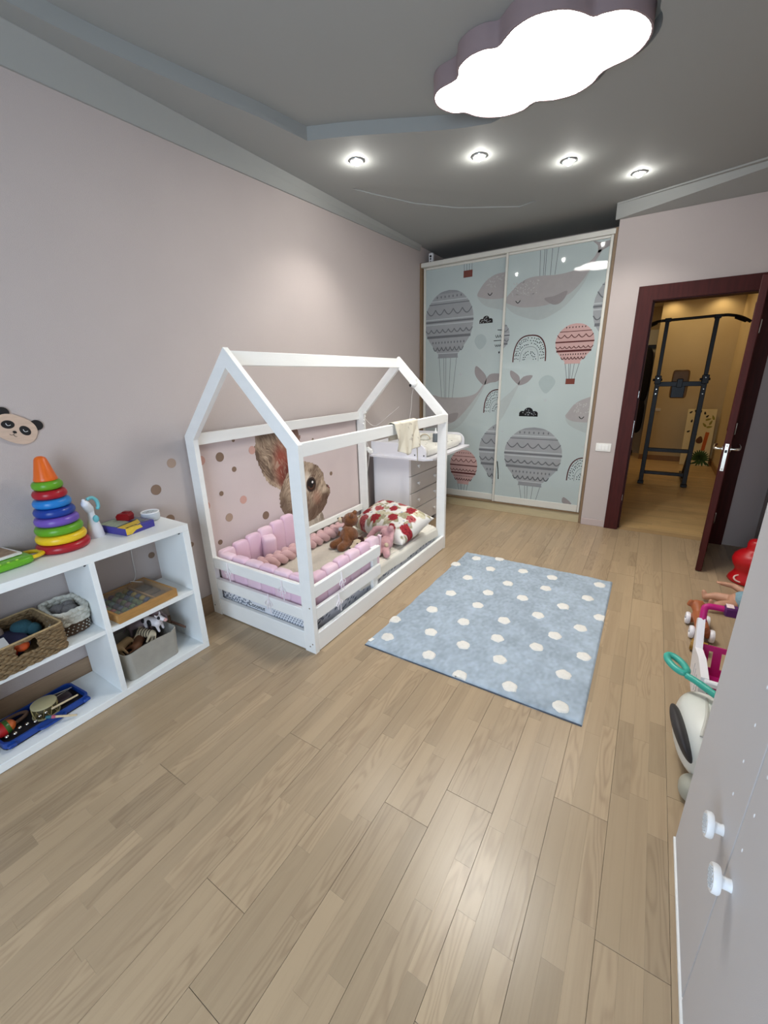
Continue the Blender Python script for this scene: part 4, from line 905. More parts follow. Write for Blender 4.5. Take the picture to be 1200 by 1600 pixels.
for s in (-1, 1):
    disc(s*.064, .042, .024, .023, .0005, .008, 0).build('ear', M_ink, t); disc(s*.032, .0, .0235, .018, .0095, .0115, -s*25).build('eye_patch', M_ink, t)
    mb = MB(); mb.tube([(.0120, *pp(s*.032-.009+.018*k/6, .002-.007*math.sin(PI*k/6))) for k in range(7)], .0011, 6); mb.build('closed_eye', M_pl('panda_white', (240, 240, 240)), t)
disc(0, -.022, .0075, .0055, .0095, .0118).build('nose', M_ink, t)
mb = MB(); mb.tube([(.0105, *pp(0, -.026)), (.0105, *pp(0, -.034))], .0008, 6)
for s in (-1, 1): mb.tube([(.0105, *pp(s*.014*k/5, -.034-.0055*math.sin(PI*k/5*.8))) for k in range(6)], .0009, 6)
mb.build('mouth', M_ink, t)

# ------------------------------------------------------------------ dresser with changing top
t = thing('dresser', 'white chest of four drawers with heart knobs behind the head of the bed', 'dresser', (.32, 3.68, 0))
DX0, DX1, DY0, DY1 = .10, .53, 3.365, 4.02
mb = MB().bb(DX0, DX1-.02, DY0, DY0+.018, .0, .79, .002).bb(DX0, DX1-.02, DY1-.018, DY1, .0, .79, .002).bb(DX0, DX0+.01, DY0, DY1, .05, .79).bb(DX0, DX1-.02, DY0, DY1, .772, .79).bb(DX0, DX1-.03, DY0, DY1, .05, .066)
mb.build('body', M_dress, t)
zs = [.066, .262, .436, .612, .785]; zs = zs[::-1]
M_drw = mat('drawer_front', (214, 208, 204), .5, var=.015)
for a, b in zip(zs[:-1], zs[1:]):
    d = MB().bb(DX1-.022, DX1, DY0+.002, DY1-.002, b+.003, a-.003, .003).build('drawer', M_drw, t)
    for yk in (3.505, 3.88):
        zc = (a+b)/2; hp_ = [(DX1+.012, yk+.017*math.sin(q)**3, zc+.0011*(13*math.cos(q)-5*math.cos(2*q)-2*math.cos(3*q)-math.cos(4*q))) for q in np.linspace(0, 2*PI, 24, False)]
        MB().prism(hp_, (.012, 0, 0)).tube([(DX1-.001, yk, zc), (DX1+.013, yk, zc)], .006, 10).build('heart_knob', M_pl('knob_white', (240, 240, 240)), d)
MB().bb(DX0+.03, DX1-.05, DY0+.03, DY1-.03, .002, .05).build('plinth', M_black, t)
t = thing('changing_tray', 'white changing-table tray with rounded side walls on top of the dresser', 'changing table', (.44, 3.8, .79))
M_tray = M_dress
MB().prism([(.10, 3.305, .7925), (.70, 3.305, .7925), (.765, 3.36, .7925), (.785, 4.24, .7925), (.76, 4.285, .7925), (.10, 4.285, .7925)], (0, 0, .018)).build('tray_board', M_tray, t)
for y0, nm in ((3.325, 'near_side'), (4.255, 'far_side')):
    arc = [(.62+.09*math.sin(a), .86+.08*math.cos(a)) for a in np.linspace(0, PI/2, 8)]
    s_ = MB().prism([(.105, y0, .811), (.105, y0, .94)]+[(x, y0, z_) for x, z_ in arc]+[(.71, y0, .811)], (0, .018, 0)).build(nm, M_tray, t)
    if y0 < 4:
        for x in (.595, .69): MB().tube([(x, y0+.001, .838), (x, y0-.003, .838)], .0065, 12).build('screw_cap', M_black, s_)
MB().bb(.105, .12, 3.343, 4.255, .811, .93, .003).build('back_side', M_tray, t)
mw = mat('mat_white_print', (232, 230, 222), .6, var=.04, vscale=30)
t = thing('changing_mat', 'white padded changing mat with small prints lying in the changing tray', 'mat', (.42, 3.8, .811))
MB().sup((.43, 3.80, .847), (.27, .42, .036), .3, .2, 40, 12).build('pad', mw, t, ang=60)
MB().sup((.43, 3.375, .872), (.27, .03, .052), .4, .3, 30, 10).build('bolster', mw, t, ang=60); MB().sup((.43, 4.215, .872), (.27, .03, .052), .4, .3, 30, 10).build('bolster', mw, t, ang=60)
mb = MB()
for k in range(26):
    x, y = random.uniform(.22, .67), random.uniform(3.44, 4.16); mb.sup((x, y, .8815), (.012, .008, .003), nu=8, nv=4, M=rot('Z', random.uniform(0, 180)))
mb.build('animal_print', mat('mat_print', (150, 142, 130), .7, var=.05), t)
t = thing('pump_bottle', 'grey bottle with a white pointed cap standing on the changing mat', 'bottle', (.545, 3.88, .883))
MB().lathe([(.0, 0), (.03, 0), (.031, .004), (.031, .078), (.027, .086), (.014, .09)], (.545, 3.88, .883)).build('body', mat('bottle_grey', (92, 98, 104), .4, var=.03), t)
MB().lathe([(.016, .088), (.016, .1), (.008, .118), (.005, .142), (0, .145)], (.545, 3.88, .883)).build('cap', M_pl('cap_white', (240, 240, 240)), t)
t = thing('wipes_pack', 'white pack of wipes with a beige arched handle in the back of the changing tray', 'pack', (.35, 3.98, .883))
MB().sup((.35, 3.98, .92), (.08, .05, .037), .4, .4).build('pack', M_pl('wipes_white', (228, 228, 222)), t)
MB().tube([(.40+.06*math.cos(a), 3.92, .90+.05*math.sin(a)) for a in np.linspace(0, PI, 14)], .005, 8).build('handle', mat('beige_loop', (176, 160, 132), .7, var=.03), t)

# ------------------------------------------------------------------ white open shelf and what stands on it
SX0, SX1 = .016, .333; SYL, SYR = .045, 1.157
t = thing('white_shelf_unit', 'low white open-backed shelf unit with four cells along the left wall', 'shelf', (.17, .6, 0))
MB().bb(SX0, SX1, SYL, SYR, .757, .796, .0015).build('top_board', M_shelf, t); MB().bb(SX0, SX1, SYL, SYR, .002, .042, .0015).build('bottom_board', M_shelf, t)
MB().bb(SX0, SX1, SYR-.037, SYR, .042, .757, .0015).build('side_panel', M_shelf, t); MB().bb(SX0, SX1, SYL, SYL+.037, .042, .757, .0015).build('side_panel', M_shelf, t)
MB().bb(SX0, SX1, .652, .678, .042, .757, .001).build('divider', M_shelf, t)
MB().bb(SX0, SX1-.003, .678, SYR-.037, .378, .402, .001).build('shelf_board', M_shelf, t); MB().bb(SX0, SX1-.003, SYL+.037, .652, .385, .407, .001).build('shelf_board', M_shelf, t)
for y, s in ((SYR-.037, -1), (.652, -1)): MB().tube([(.30, y, .745), (.30, y-.003, .745)], .005, 10).tube([(.296, y-.004, .74), (.304, y-.004, .75)], .003, 6).build('cam_screw', M_black, t)
ZT = .796
# stacking pyramid
px_, py_ = .115, .655
t = thing('stacking_ring_pyramid', 'tall stacking toy of coloured plastic rings with an orange cone on the shelf', 'toy', (px_, py_, ZT))
rows = [('red', (168, 26, 40), .107), ('yellow', (236, 196, 36), .100), ('green', (98, 160, 36), .094), ('violet', (112, 82, 176), .087), ('navy', (28, 62, 150), .080), ('sky', (34, 124, 200), .0735), ('red', (172, 30, 40), .066), ('green', (98, 160, 36), .059)]
z_ = ZT
for nm, c, R_ in rows:
    h = .0415; MB().lathe([(.02, 0), (R_-.016, 0), (R_-.006, .004), (R_, .014), (R_, .026), (R_-.006, .0365), (R_-.016, .0405), (.02, .0405)], (px_, py_, z_), 40).build('ring', mat('plastic_'+nm, c, .3, var=.01), t, label=nm+' plastic ring'); z_ += h
MB().lathe([(.044, 0), (.046, .006), (.043, .014), (.024, .095), (.019, .104), (.01, .109), (0, .11)], (px_, py_, z_), 32).build('cone', mat('plastic_orange', (226, 104, 30), .3, var=.01), t)
# aspirator / giraffe-like bottle
t = thing('trigger_bottle', 'white pear-shaped plastic bottle toy with turquoise trigger beside the ring pyramid', 'toy', (.095, .805, ZT))
MB().lathe([(.0, 0), (.034, 0), (.037, .006), (.034, .04), (.026, .075), (.017, .105), (.0145, .125), (.016, .14)], (.095, .805, ZT), 28).build('body', M_pl('toy_white', (232, 234, 240)), t)
MB().cap((.098, .80, ZT+.15), (.125, .778, ZT+.185), .021, .019).cap((.128, .775, ZT+.195), (.13, .773, ZT+.205), .008).build('head', M_pl('toy_white', (232, 234, 240)), t)
MB().tube(smoothloop([(.118, .792, ZT+.203), (.105, .82, ZT+.205), (.10, .84, ZT+.185), (.102, .842, ZT+.155), (.104, .832, ZT+.14)], 5, False), [.004]+[.0085]*19+[.005], 10).build('trigger', mat('turquoise', (110, 186, 196), .4, var=.01), t)
MB().sup((.118, .812, ZT+.098), (.012, .014, .019)).build('button', mat('turquoise', (110, 186, 196), .4), t)
# game box
t = thing('game_box', 'purple cardboard game box with a torn yellow cover on the shelf top', 'box', (.10, .955, ZT))
gm = rot('Z', 10); gc = Vector((.112, .945, ZT))
g = lambda x, y, z_=0: gc+gm @ Vector((x, y, z_))
MB().box(g(0, 0, .019), (.225, .165, .038), .002, gm).build('box', mat('box_purple', (72, 66, 150), .5, var=.05), t)
MB().prism([g(-.105, -.076, .0382), g(.045, -.076, .0382), g(.045, .0, .0382), g(-.06, .02, .0382), g(-.105, .03, .0382)], (0, 0, .0008)).build('cover_picture', mat('cover_sage', (166, 178, 156), .5, var=.25, vscale=60), t)
MB().prism([g(.05, -.0825, .0384), g(.114, -.081, .0384), g(.114, -.03, .0384), g(.09, .02, .0384), g(.02, .055, .0384), (g(.035, .0, .0384))], (0, 0, .0008)).build('cover_band', mat('cover_yellow', (232, 196, 70), .5, var=.12, vscale=60), t)
MB().prism([g(.1132, -.0835, .0385), g(.1137, -.0835, .006), g(.1137, -.055, .003), g(.1137, -.028, .018), g(.1137, .01, .02), g(.1137, -.0, .0385)], (.0008, 0, 0)).build('cover_flap', mat('cover_yellow', (232, 196, 70), .5), t)
MB().prism([g(-.09, .03, .0383), g(.0, .03, .0383), g(.09, .035, .0383), g(.095, .075, .0383), g(-.09, .075, .0383)], (0, 0, .0008)).build('cover_picture', mat('cover_mono', (120, 122, 126), .5, var=.6, vscale=70), t)
for dx in (.052, .060): MB().prism([g(dx-.015, -.08, .0393), g(dx-.011, -.08, .0393), g(dx-.03, .045, .0393), g(dx-.034, .045, .0393)], (0, 0, .0004)).build('cover_stripe', M_ink, t)
text('ДЕТЕКТИВ', .0125, 'title', M_ink, t, g(.099, -.040, .0397), 0, math.radians(103), .0004)
t = thing('red_tape_dispenser', 'dark red plastic dispenser lying on the purple game box', 'dispenser', (.075, .965, ZT+.04))
rm_ = rot('Z', 25); MB().prism([Vector((.075, .965, ZT+.0395))+rm_ @ (Vector(p)*.85) for p in ((-.045, -.02, 0), (.04, -.022, 0), (.046, -.02, .03), (.035, -.018, .044), (-.035, -.018, .04), (-.05, -.019, .022))], rm_ @ Vector((0, .040, 0))).build('body', mat('dispenser_red', (138, 14, 22), .35, var=.03), t)
MB().box(Vector((.068, .983, ZT+.077)), (.042, .026, .006), .002, rm_).build('lid', mat('dispenser_red2', (132, 14, 22), .35, var=.03), t)
# round speaker
t = thing('round_speaker', 'small round white fabric speaker at the corner of the shelf top', 'speaker', (.085, 1.095, ZT))
MB().lathe([(.036, 0), (.045, .006), (.048, .02), (.048, .036), (.046, .046)], (.085, 1.095, ZT), 36).build('body', mat('speaker_fabric', (206, 212, 216), .8, bump=.4, bscale=300, var=.05, vscale=120), t)
MB().tube([(.085+.0445*math.cos(a), 1.095+.0445*math.sin(a), ZT+.048) for a in np.linspace(0, 2*PI, 36, False)], .0035, 8, True).build('rim', M_pl('speaker_rim', (246, 246, 246)), t)
MB().lathe([(0, .047), (.043, .047), (.043, .044), (0, .044)], (.085, 1.095, ZT), 36).build('dish', mat('speaker_top', (196, 202, 204), .5, var=.03), t)
for k in range(4): MB().sup((.085+.018*math.cos(k*PI/2), 1.095+.018*math.sin(k*PI/2), ZT+.0475), (.004, .004, .0015), nu=10, nv=6).build('button', mat('speaker_button', (150, 156, 160), .5, var=.02), t)
solo('speaker_cable', MB().tube(smoothloop([(.05, 1.115, ZT+.01), (.022, 1.06, ZT+.004), (.008, 1.0, .72), (.008, .985, .6), (.01, .98, .48), (.012, .95, .44), (.05, .93, .47), (.06, .97, .452), (.03, 1.0, .43)], 6, False), .0022, 6), M_pl('cable_white2', (226, 224, 220)), 'thin white cable hanging behind the upper right shelf cell', 'cable')
# green toy tablet
t = thing('toy_tablet', 'green plastic toy tablet with yellow carrying handle lying on the shelf top', 'toy', (.10, .40, ZT))
tm = rot('Z', 96); tcn = Vector((.118, .372, ZT)); G_ = lambda x, y, z_: tcn+tm @ Vector((x, y, z_))
MB().sup(tcn+Vector((0, 0, .018)), (.135, .10, .018), .35, .25, 48, 12, tm).build('body', mat('toy_green', (104, 176, 40), .25, var=.02), t, ang=60)
MB().tube(smoothloop([G_(.12, -.075, .02), G_(.155, -.075, .02), G_(.178, -.055, .02), G_(.178, -.015, .02), G_(.155, .01, .02), G_(.12, .015, .02)], 5, False), .0115, 10, flat=.8).build('handle', mat('toy_yellow', (232, 196, 40), .3, var=.02), t)
for k in range(5): MB().sup(G_(-.05+.03*k, -.088, .034), (.006, .006, .004), nu=10, nv=6).build('stud', mat('toy_lime', (170, 214, 70), .3, var=.02), t)
t = thing('picture_card', 'white-framed printed picture card lying on the green toy tablet', 'card', (.09, .395, ZT+.036))
cm_ = rot('Z', 98); cc2 = Vector((.088, .37, ZT+.043))
MB().box(cc2, (.215, .16, .012), .004, cm_).build('frame', M_pl('card_white', (232, 232, 228)), t); MB().box(cc2+Vector((0, 0, .0065)), (.19, .135, .0015), 0, cm_).build('print', mat('card_brown', (150, 128, 104), .6, var=.35, vscale=40), t)
for r0, c0 in ((.04, (150, 46, 52)), (.028, (206, 190, 170)), (.018, (150, 46, 52))): MB().lathe([(0, 0), (r0, 0), (r0, .0008), (0, .0008)], cc2+cm_ @ Vector((-.01, -.01, .0075+(.04-r0)*.05)), 24).build('rosette_print', mat('card_ring_%d' % int(r0*1000), c0, .6, var=.05), t)
for k in range(6): MB().sup(cc2+cm_ @ Vector((.06*math.cos(k+.3), .045*math.sin(k+.3), .0078)), (.012, .004, .0008), nu=10, nv=4, M=cm_ @ rot('Z', 50*k)).build('leaf_print', mat('card_leaf', (92, 66, 50), .6, var=.05), t)

# baskets
def rrect(cx, cy, hx, hy, r, n=8, rz=0):
    out = []
    for qx, qy, a0 in ((1, 1, 0), (-1, 1, 90), (-1, -1, 180), (1, -1, 270)):
        for k in range(n+1):
            a = math.radians(a0+90*k/n); out.append((qx*(hx-r)+r*math.cos(a), qy*(hy-r)+r*math.sin(a)))
    # densify straight runs
    res = []
    for i in range(len(out)):
        a, b = Vector(out[i]), Vector(out[(i+1) % len(out)]); m = max(1, int((b-a).length/.006))
        for j in range(m): res.append(a+(b-a)*j/m)
    q = math.radians(rz); return [Vector((cx+p.x*math.cos(q)-p.y*math.sin(q), cy+p.x*math.sin(q)+p.y*math.cos(q), 0)) for p in res]
def woven(name, t, cx, cy, hx, hy, r, z0, rows, dh, m, rz=0, amp=.0035, hole=None, taper=0, rad=None):
    mb = MB()
    for k in range(rows):
        f = 1+taper*k; loop = rrect(cx, cy, hx*f, hy*f, r, 6, rz); n = len(loop); pts = []
        for i, p in enumerate(loop):
            tg = (loop[(i+1) % n]-loop[i-1]).normalized(); nn = Vector((tg.y, -tg.x, 0)); ph = i*1.25+k*PI
            pts.append(p+nn*amp*math.sin(ph)+Vector((0, 0, z0+dh*(k+.5)+amp*.5*math.cos(ph*.5))))
        R_ = rad or dh*.62
        if hole and hole[0] <= k <= hole[1]:
            ok = [not (p.x > cx+hx*.6 and abs(p.y-hole[2]) < hole[3]) for p in pts]; s0 = next(i for i in range(n) if ok[i] and not ok[i-1]); seq = [pts[(s0+j) % n] for j in range(n) if ok[(s0+j) % n]]
            mb.tube(seq, R_, 6)
        else: mb.tube(pts, R_, 6, True)
    return mb.build(name, m, t, ang=60)
M_wick = mat('wicker', (122, 100, 70), .8, bump=.8, bscale=160, var=.35, vscale=60)
t = thing('wicker_basket', 'brown woven wicker basket with a handle hole in the left shelf cell', 'basket', (.2, .36, .407))
woven('woven_wall', t, .20, .345, .135, .145, .02, .4085, 10, .0125, M_wick, 4, .0035, (5, 8, .36, .035))
MB().tube([p+Vector((0, 0, .536)) for p in rrect(.20, .345, .137, .147, .02, 6, 4)], .0045, 8, True).build('rim', mat('wicker_rim', (172, 148, 108), .8, var=.2, vscale=60), t)
MB().prism([p+Vector((0, 0, .4085)) for p in rrect(.20, .345, .128, .138, .02, 3, 4)][::3], (0, 0, .006)).build('base', M_wick, t)
solo('navy_fabric', MB().sup((.17, .31, .462), (.095, .10, .042), .7, .7), mat('navy_cloth', (30, 30, 62), .8, bump=.5, bscale=40, var=.2, vscale=20), 'dark navy cloth toy lying in the wicker basket', 'toy')
solo('teal_plush', MB().sup((.13, .41, .49), (.045, .04, .035), .8, .8).sup((.16, .44, .48), (.03, .03, .03)), mat('teal_plush', (44, 84, 96), .9, bump=.6, bscale=120, var=.1), 'teal plush toy near the back of the wicker basket', 'toy')
solo('orange_ball', MB().sup((.299, .355, .490), (.02, .026, .022)), mat('orange_ball', (206, 86, 40), .5, var=.04), 'orange ball showing through the handle hole of the wicker basket', 'ball')
solo('red_block', MB().box((.293, .315, .476), (.03, .04, .03), .004), mat('red_block', (140, 34, 24), .5, var=.03), 'red block beside the orange ball in the wicker basket', 'block')
solo('white_card', MB().box((.25, .28, .515), (.06, .09, .004), .001, rot('Y', 20)), mat('card_off_white', (206, 206, 206), .6, var=.03), 'off-white card stuck in the front of the wicker basket', 'card')
solo('tan_box_toy', MB().sup((.10, .29, .50), (.05, .06, .035), .5, .5), mat('tan_toy', (150, 132, 120), .8, bump=.3, var=.1), 'tan soft toy at the back left of the wicker basket', 'toy')
t = thing('crochet_basket', 'small oval basket with white crochet top and brown stitched bottom in the left shelf cell', 'basket', (.145, .575, .407))
M_cro = mat('crochet_white', (208, 206, 194), .95, bump=.8, bscale=160, var=.12, vscale=60); M_bro = mat('brown_weave', (92, 72, 56), .9, bump=.6, bscale=160, var=.25, vscale=70)
woven('brown_wall', t, .142, .573, .098, .068, .05, .4095, 6, .0095, M_bro, -4, .002)
woven('crochet_wall', t, .142, .573, .103, .072, .052, .467, 4, .0165, M_cro, -4, .004, rad=.0125)
mb = MB(); lp_ = rrect(.142, .573, .1035, .0735, .05, 6, -4)
for k, zz in enumerate((.423, .437, .451)):
    for i in range(0, len(lp_), 3): p = lp_[(i+k) % len(lp_)]; mb.box((p.x, p.y, zz), (.0055, .0055, .005), .001)
mb.build('stitching', M_cro, t, kind='stuff'); MB().prism([p+Vector((0, 0, .4085)) for p in rrect(.142, .573, .09, .062, .045, 3, -4)][::3], (0, 0, .005)).build('base', M_bro, t)
for i, (x, y, s) in enumerate(((.125, .555, .036), (.17, .585, .036), (.12, .60, .03))): solo('grey_pompom', MB().sup((x, y, .505), (s, s, .028)), mat('grey_fluff', (124, 120, 118), .95, bump=.9, bscale=160, var=.15, vscale=60), ['grey fluffy ball at the left in the crochet basket', 'grey fluffy ball at the front in the crochet basket', 'small grey fluffy ball at the back of the crochet basket'][i], 'ball', None, 'fluffy balls in the crochet basket')
# wooden tray of beads
t = thing('bead_tray', 'flat wooden box with a clear lid full of coloured beads on the upper right shelf', 'box', (.16, .87, .402))
tm2 = rot('Z', 3); tc2 = Vector((.172, .868, .402)); W_ = lambda x, y, z_: tc2+tm2 @ Vector((x, y, z_)); M_bam = mat('bamboo', (176, 132, 76), .5, var=.15, vscale=14, stretch=(6, 1, 6))
MB().box(W_(0, 0, .003), (.28, .30, .006), 0, tm2).build('base', mat('tray_base', (96, 72, 50), .6, var=.08), t)
for x, y, a, b in ((.147, 0, .012, .32), (-.147, 0, .012, .32), (0, .154, .282, .012), (0, -.154, .282, .012)): MB().box(W_(x, y, .024), (a, b, .046), .001, tm2).build('side', M_bam, t)
MB().box(W_(0, .055, .02), (.28, .006, .03), .001, tm2).build('partition', M_bam, t)
MB().box(W_(0, 0, .0435), (.281, .295, .003), 0, tm2).build('lid', mat('clear_lid', (225, 225, 220), .06, alpha=.09, var=.01), t)
bc = [((150, 40, 44), 'red'), ((52, 110, 112), 'teal'), ((198, 168, 60), 'yellow'), ((96, 118, 56), 'green'), ((110, 60, 84), 'plum'), ((56, 70, 110), 'blue')]
k = 0
for ix in range(7):
    for iy in range(5):
        c, nm = bc[(ix*3+iy*5+(ix*iy) % 4) % 6]; p = W_(-.118+ix*.0392, -.128+iy*.0395, .0215); o = MB().sup(p, (.0165, .0165, .0155), nu=14, nv=8); solo('wooden_bead', o, mat('bead_'+nm, tuple(int(q_*.8) for q_ in c), .5, var=.02), nm+' round bead inside the clear-lidded wooden box', 'bead', None, nm+' beads in the wooden box')
for ix in range(3): solo('wooden_peg', MB().box(W_(-.08+ix*.08, .105, .014), (.06, .07, .014), .003, tm2), mat('peg_wood', (112, 88, 62), .5, var=.12, vscale=30), 'flat wooden picture tile in the narrow compartment of the bead box', 'tile', None, 'wooden tiles in the bead box')
# fabric bin with toy animals
t = thing('fabric_bin', 'grey linen storage bin full of toy animals on the bottom right of the shelf', 'bin', (.19, .85, .042))
M_lin = mat('linen_grey', (164, 160, 150), .9, bump=.5, bscale=300, var=.06, vscale=20)
def shell(cx, cy, hx, hy, r, z0, z1, rz, bow=.006, th=.004, flare=1.06):
    loop = rrect(cx, cy, hx, hy, r, 5, rz); n = len(loop); mb = MB(); c = Vector((cx, cy, 0)); rings = []
    for v in np.linspace(0, 1, 7):
        rings.append([c+(p-c)*(1+(flare-1)*v)+Vector((0, 0, z0+(z1-z0)*v+.006*v*math.sin(i*.11))) for i, p in enumerate(loop)])
    for v in (1, 0): rings.append([c+(p-c)*((1+(flare-1)*v)*.965)+Vector((0, 0, z0+.004+(z1-z0-.004)*v+.006*v*math.sin(i*.11))) for i, p in enumerate(loop)])
    vs = [p for r_ in rings for p in r_]; fs = []
    for k_ in range(len(rings)-1):
        for i in range(n): fs.append((k_*n+i, k_*n+(i+1) % n, (k_+1)*n+(i+1) % n, (k_+1)*n+i))
    fs.append(tuple(range(n))); fs.append(tuple((len(rings)-1)*n+i for i in range(n))); mb.add(vs, fs); return mb
shell(.178, .852, .118, .142, .03, .0435, .205, 4).build('bin', M_lin, t, ang=50)
def animal(name, label, loc, rz, tilt, m, s=1, extra=(), long_neck=0):
    Mx = rot('Z', rz) @ rot('X', tilt); o_ = Vector(loc); q = lambda x, y, z_: o_+Mx @ (Vector((x, y, z_))*s)
    t = thing(name, label, 'toy animal', loc); mb = MB(); mb.cap(q(-.032, 0, .05), q(.032, 0, .052), .021*s, .023*s); mb.cap(q(.04, 0, .06), q(.058, 0, .085+long_neck), .013*s, .011*s); mb.cap(q(.058, 0, .088+long_neck), q(.085, 0, .078+long_neck), .0125*s, .009*s)
    for x in (-.036, .036):
        for y in (-.013, .013): mb.cap(q(x, y, .045), q(x*1.05, y, .006), .0085*s, .006*s, 8)
    mb.cap(q(-.052, 0, .055), q(-.066, 0, .025), .0045*s, .004*s, 8)
    for y in (-.01, .01): mb.cap(q(.056, y, .098+long_neck), q(.052, y*1.5, .108+long_neck), .005*s, .004*s, 8)
    b = mb.build('body', m, t); remesh(b, .0032*s, 3)
    for nm, f, mm in extra:
        e = MB(); f(e, q, s); e.build(nm, mm, t, ang=70)
    return t
ah = lambda c, n: mat('animal_'+n, c, .5, var=.12, vscale=30)
animal('toy_cow', 'white toy cow with black patches on top of the linen bin', (.20, .935, .205), 15, 10, ah((226, 220, 222), 'white'), 1.15, [('patch', lambda e, q, s: e.sup(q(.0, -.018, .055), (.018*s, .008*s, .016*s)).sup(q(-.04, -.015, .058), (.012*s, .008*s, .012*s)).sup(q(.062, -.008, .09), (.01*s, .007*s, .009*s)), ah((26, 24, 26), 'black')), ('muzzle', lambda e, q, s: e.sup(q(.09, 0, .077), (.009*s, .009*s, .008*s)), ah((206, 160, 156), 'pinkish'))])
animal('toy_horse', 'brown toy horse lying on its side in the linen bin', (.155, .79, .155), 140, 70, ah((120, 78, 52), 'brown'), 1.2, [('mane', lambda e, q, s: e.sup(q(.046, 0, .088), (.007*s, .005*s, .018*s)), ah((40, 28, 22), 'mane'))])
animal('toy_elephant', 'grey-mauve toy elephant at the back of the linen bin', (.11, .90, .165), 60, 0, ah((136, 118, 122), 'mauve'), 1.3, [('trunk', lambda e, q, s: e.tube(smoothloop([q(.085, 0, .075), q(.1, 0, .06), q(.104, 0, .035)], 4, False), .006*s, 8), ah((136, 118, 122), 'mauve'))])
animal('toy_giraffe', 'tan toy giraffe sticking out at the left end of the linen bin', (.21, .785, .16), -60, 40, ah((176, 146, 104), 'tan'), 1.05, [], .02)
animal('toy_zebra', 'striped cream toy zebra across the middle of the linen bin', (.205, .845, .17), 200, 55, ah((206, 190, 160), 'cream'), 1.1, [('stripe', lambda e, q, s: [e.tube([q(x+.0235*0, .0225*math.cos(a), .051+.0225*math.sin(a)) for a in np.linspace(0, 2*PI, 12, False)], .0022*s, 6, True) for x in (-.03, -.015, 0, .015, .03)], ah((50, 36, 30), 'stripe'))])
solo('dark_filler_toy', MB().sup((.17, .85, .105), (.095, .115, .055), .5, .5), mat('dark_toy', (52, 40, 38), .8, bump=.6, bscale=50, var=.3, vscale=30), 'dark brown soft toy under the toy animals in the linen bin', 'toy')
solo('brown_stick', MB().cap((.20, 1.03, .20), (.285, 1.055, .18), .007), ah((84, 56, 42), 'stick'), 'short brown stick poking out right of the toy cow', 'stick')
# blue case with instruments
t = thing('blue_instrument_case', 'open blue plastic case of percussion toys on the bottom left of the shelf', 'case', (.15, .34, .042))
M_blue = mat('case_blue', (24, 62, 140), .4, var=.04); km = rot('Z', 4.5); kc = Vector((.168, .365, .042)); K_ = lambda x, y, z_=0: kc+km @ Vector((x, y, z_))
lp2 = [K_(p.x, p.y) for p in rrect(0, 0, .098, .172, .03, 5)]
inner = [K_(p.x, p.y) for p in rrect(0, 0, .089, .163, .026, 5)]
MB().prism([p+Vector((0, 0, .002)) for p in lp2][::2], (0, 0, .006)).build('floor_panel', mat('case_lining', (30, 26, 32), .8, bump=.3, var=.2, vscale=40), t)
mb = MB(); n_ = len(lp2); n2 = len(inner); mb.prism([p+Vector((0, 0, .008)) for p in lp2], (0, 0, .028), [[p+Vector((0, 0, .008)) for p in inner]]); mb.build('rim', M_blue, t)
for y in (-.15, .15): MB().box(K_(.104, y, .022), (.02, .03, .016), .003, km).build('latch', M_blue, t)
mb = MB(); mb.tube(smoothloop([K_(.102, -.05, .02), K_(.118, -.035, .02), K_(.118, .04, .02), K_(.102, .055, .02)], 4, False), .006, 8); mb.build('carry_handle', M_blue, t)
t = thing('toy_drum', 'small hand drum with a pale skin and dark zigzag side in the blue case', 'drum', K_(.005, .005, .04))
dc = K_(.01, .02, .0); MB().lathe([(.047, .01), (.049, .014), (.049, .065), (.047, .069)], dc, 36).build('barrel', mat('drum_side', (66, 58, 32), .6, var=.1), t)
MB().lathe([(0, .074), (.045, .074), (.05, .072), (.051, .066), (.049, .064)], dc, 36).build('skin', mat('drum_skin', (176, 166, 128), .7, var=.06, vscale=20), t)
mb = MB(); mb.tube([dc+Vector((.0498*math.cos(a), .0498*math.sin(a), .04+.022*(1 if k % 2 else -1))) for k, a in enumerate(np.linspace(0, 2*PI, 20, False))], .002, 6, True); mb.build('lacing', mat('drum_lace', (190, 170, 110), .7, var=.03), t)
MB().tube([dc+Vector((.05*math.cos(a), .05*math.sin(a), .014)) for a in np.linspace(0, 2*PI, 36, False)], .005, 8, True).build('hoop', mat('drum_hoop', (168, 158, 118), .6, var=.04), t)
t = thing('striped_maraca', 'red, green and orange striped wooden maraca in the blue case', 'maraca', K_(.02, -.1, .03))
ax_ = (km @ Vector((.05, 1, .1))).normalized(); c0 = K_(.0, -.135, .05); Mq = Vector((0, 0, 1)).rotation_difference(ax_).to_matrix()
for a, b, c, nm in ((-.045, .005, (176, 34, 36), 'red'), (.005, .022, (58, 96, 40), 'green'), (.022, .045, (206, 104, 48), 'orange')):
    prof_ = [(.033*math.sqrt(max(0, 1-(z_/.0455)**2)), z_) for z_ in np.linspace(a, b, 8)]; MB().lathe(prof_, c0, 24, Mq).build('band', mat('maraca_'+nm, c, .3, var=.02), t, label=nm+' band of the maraca')
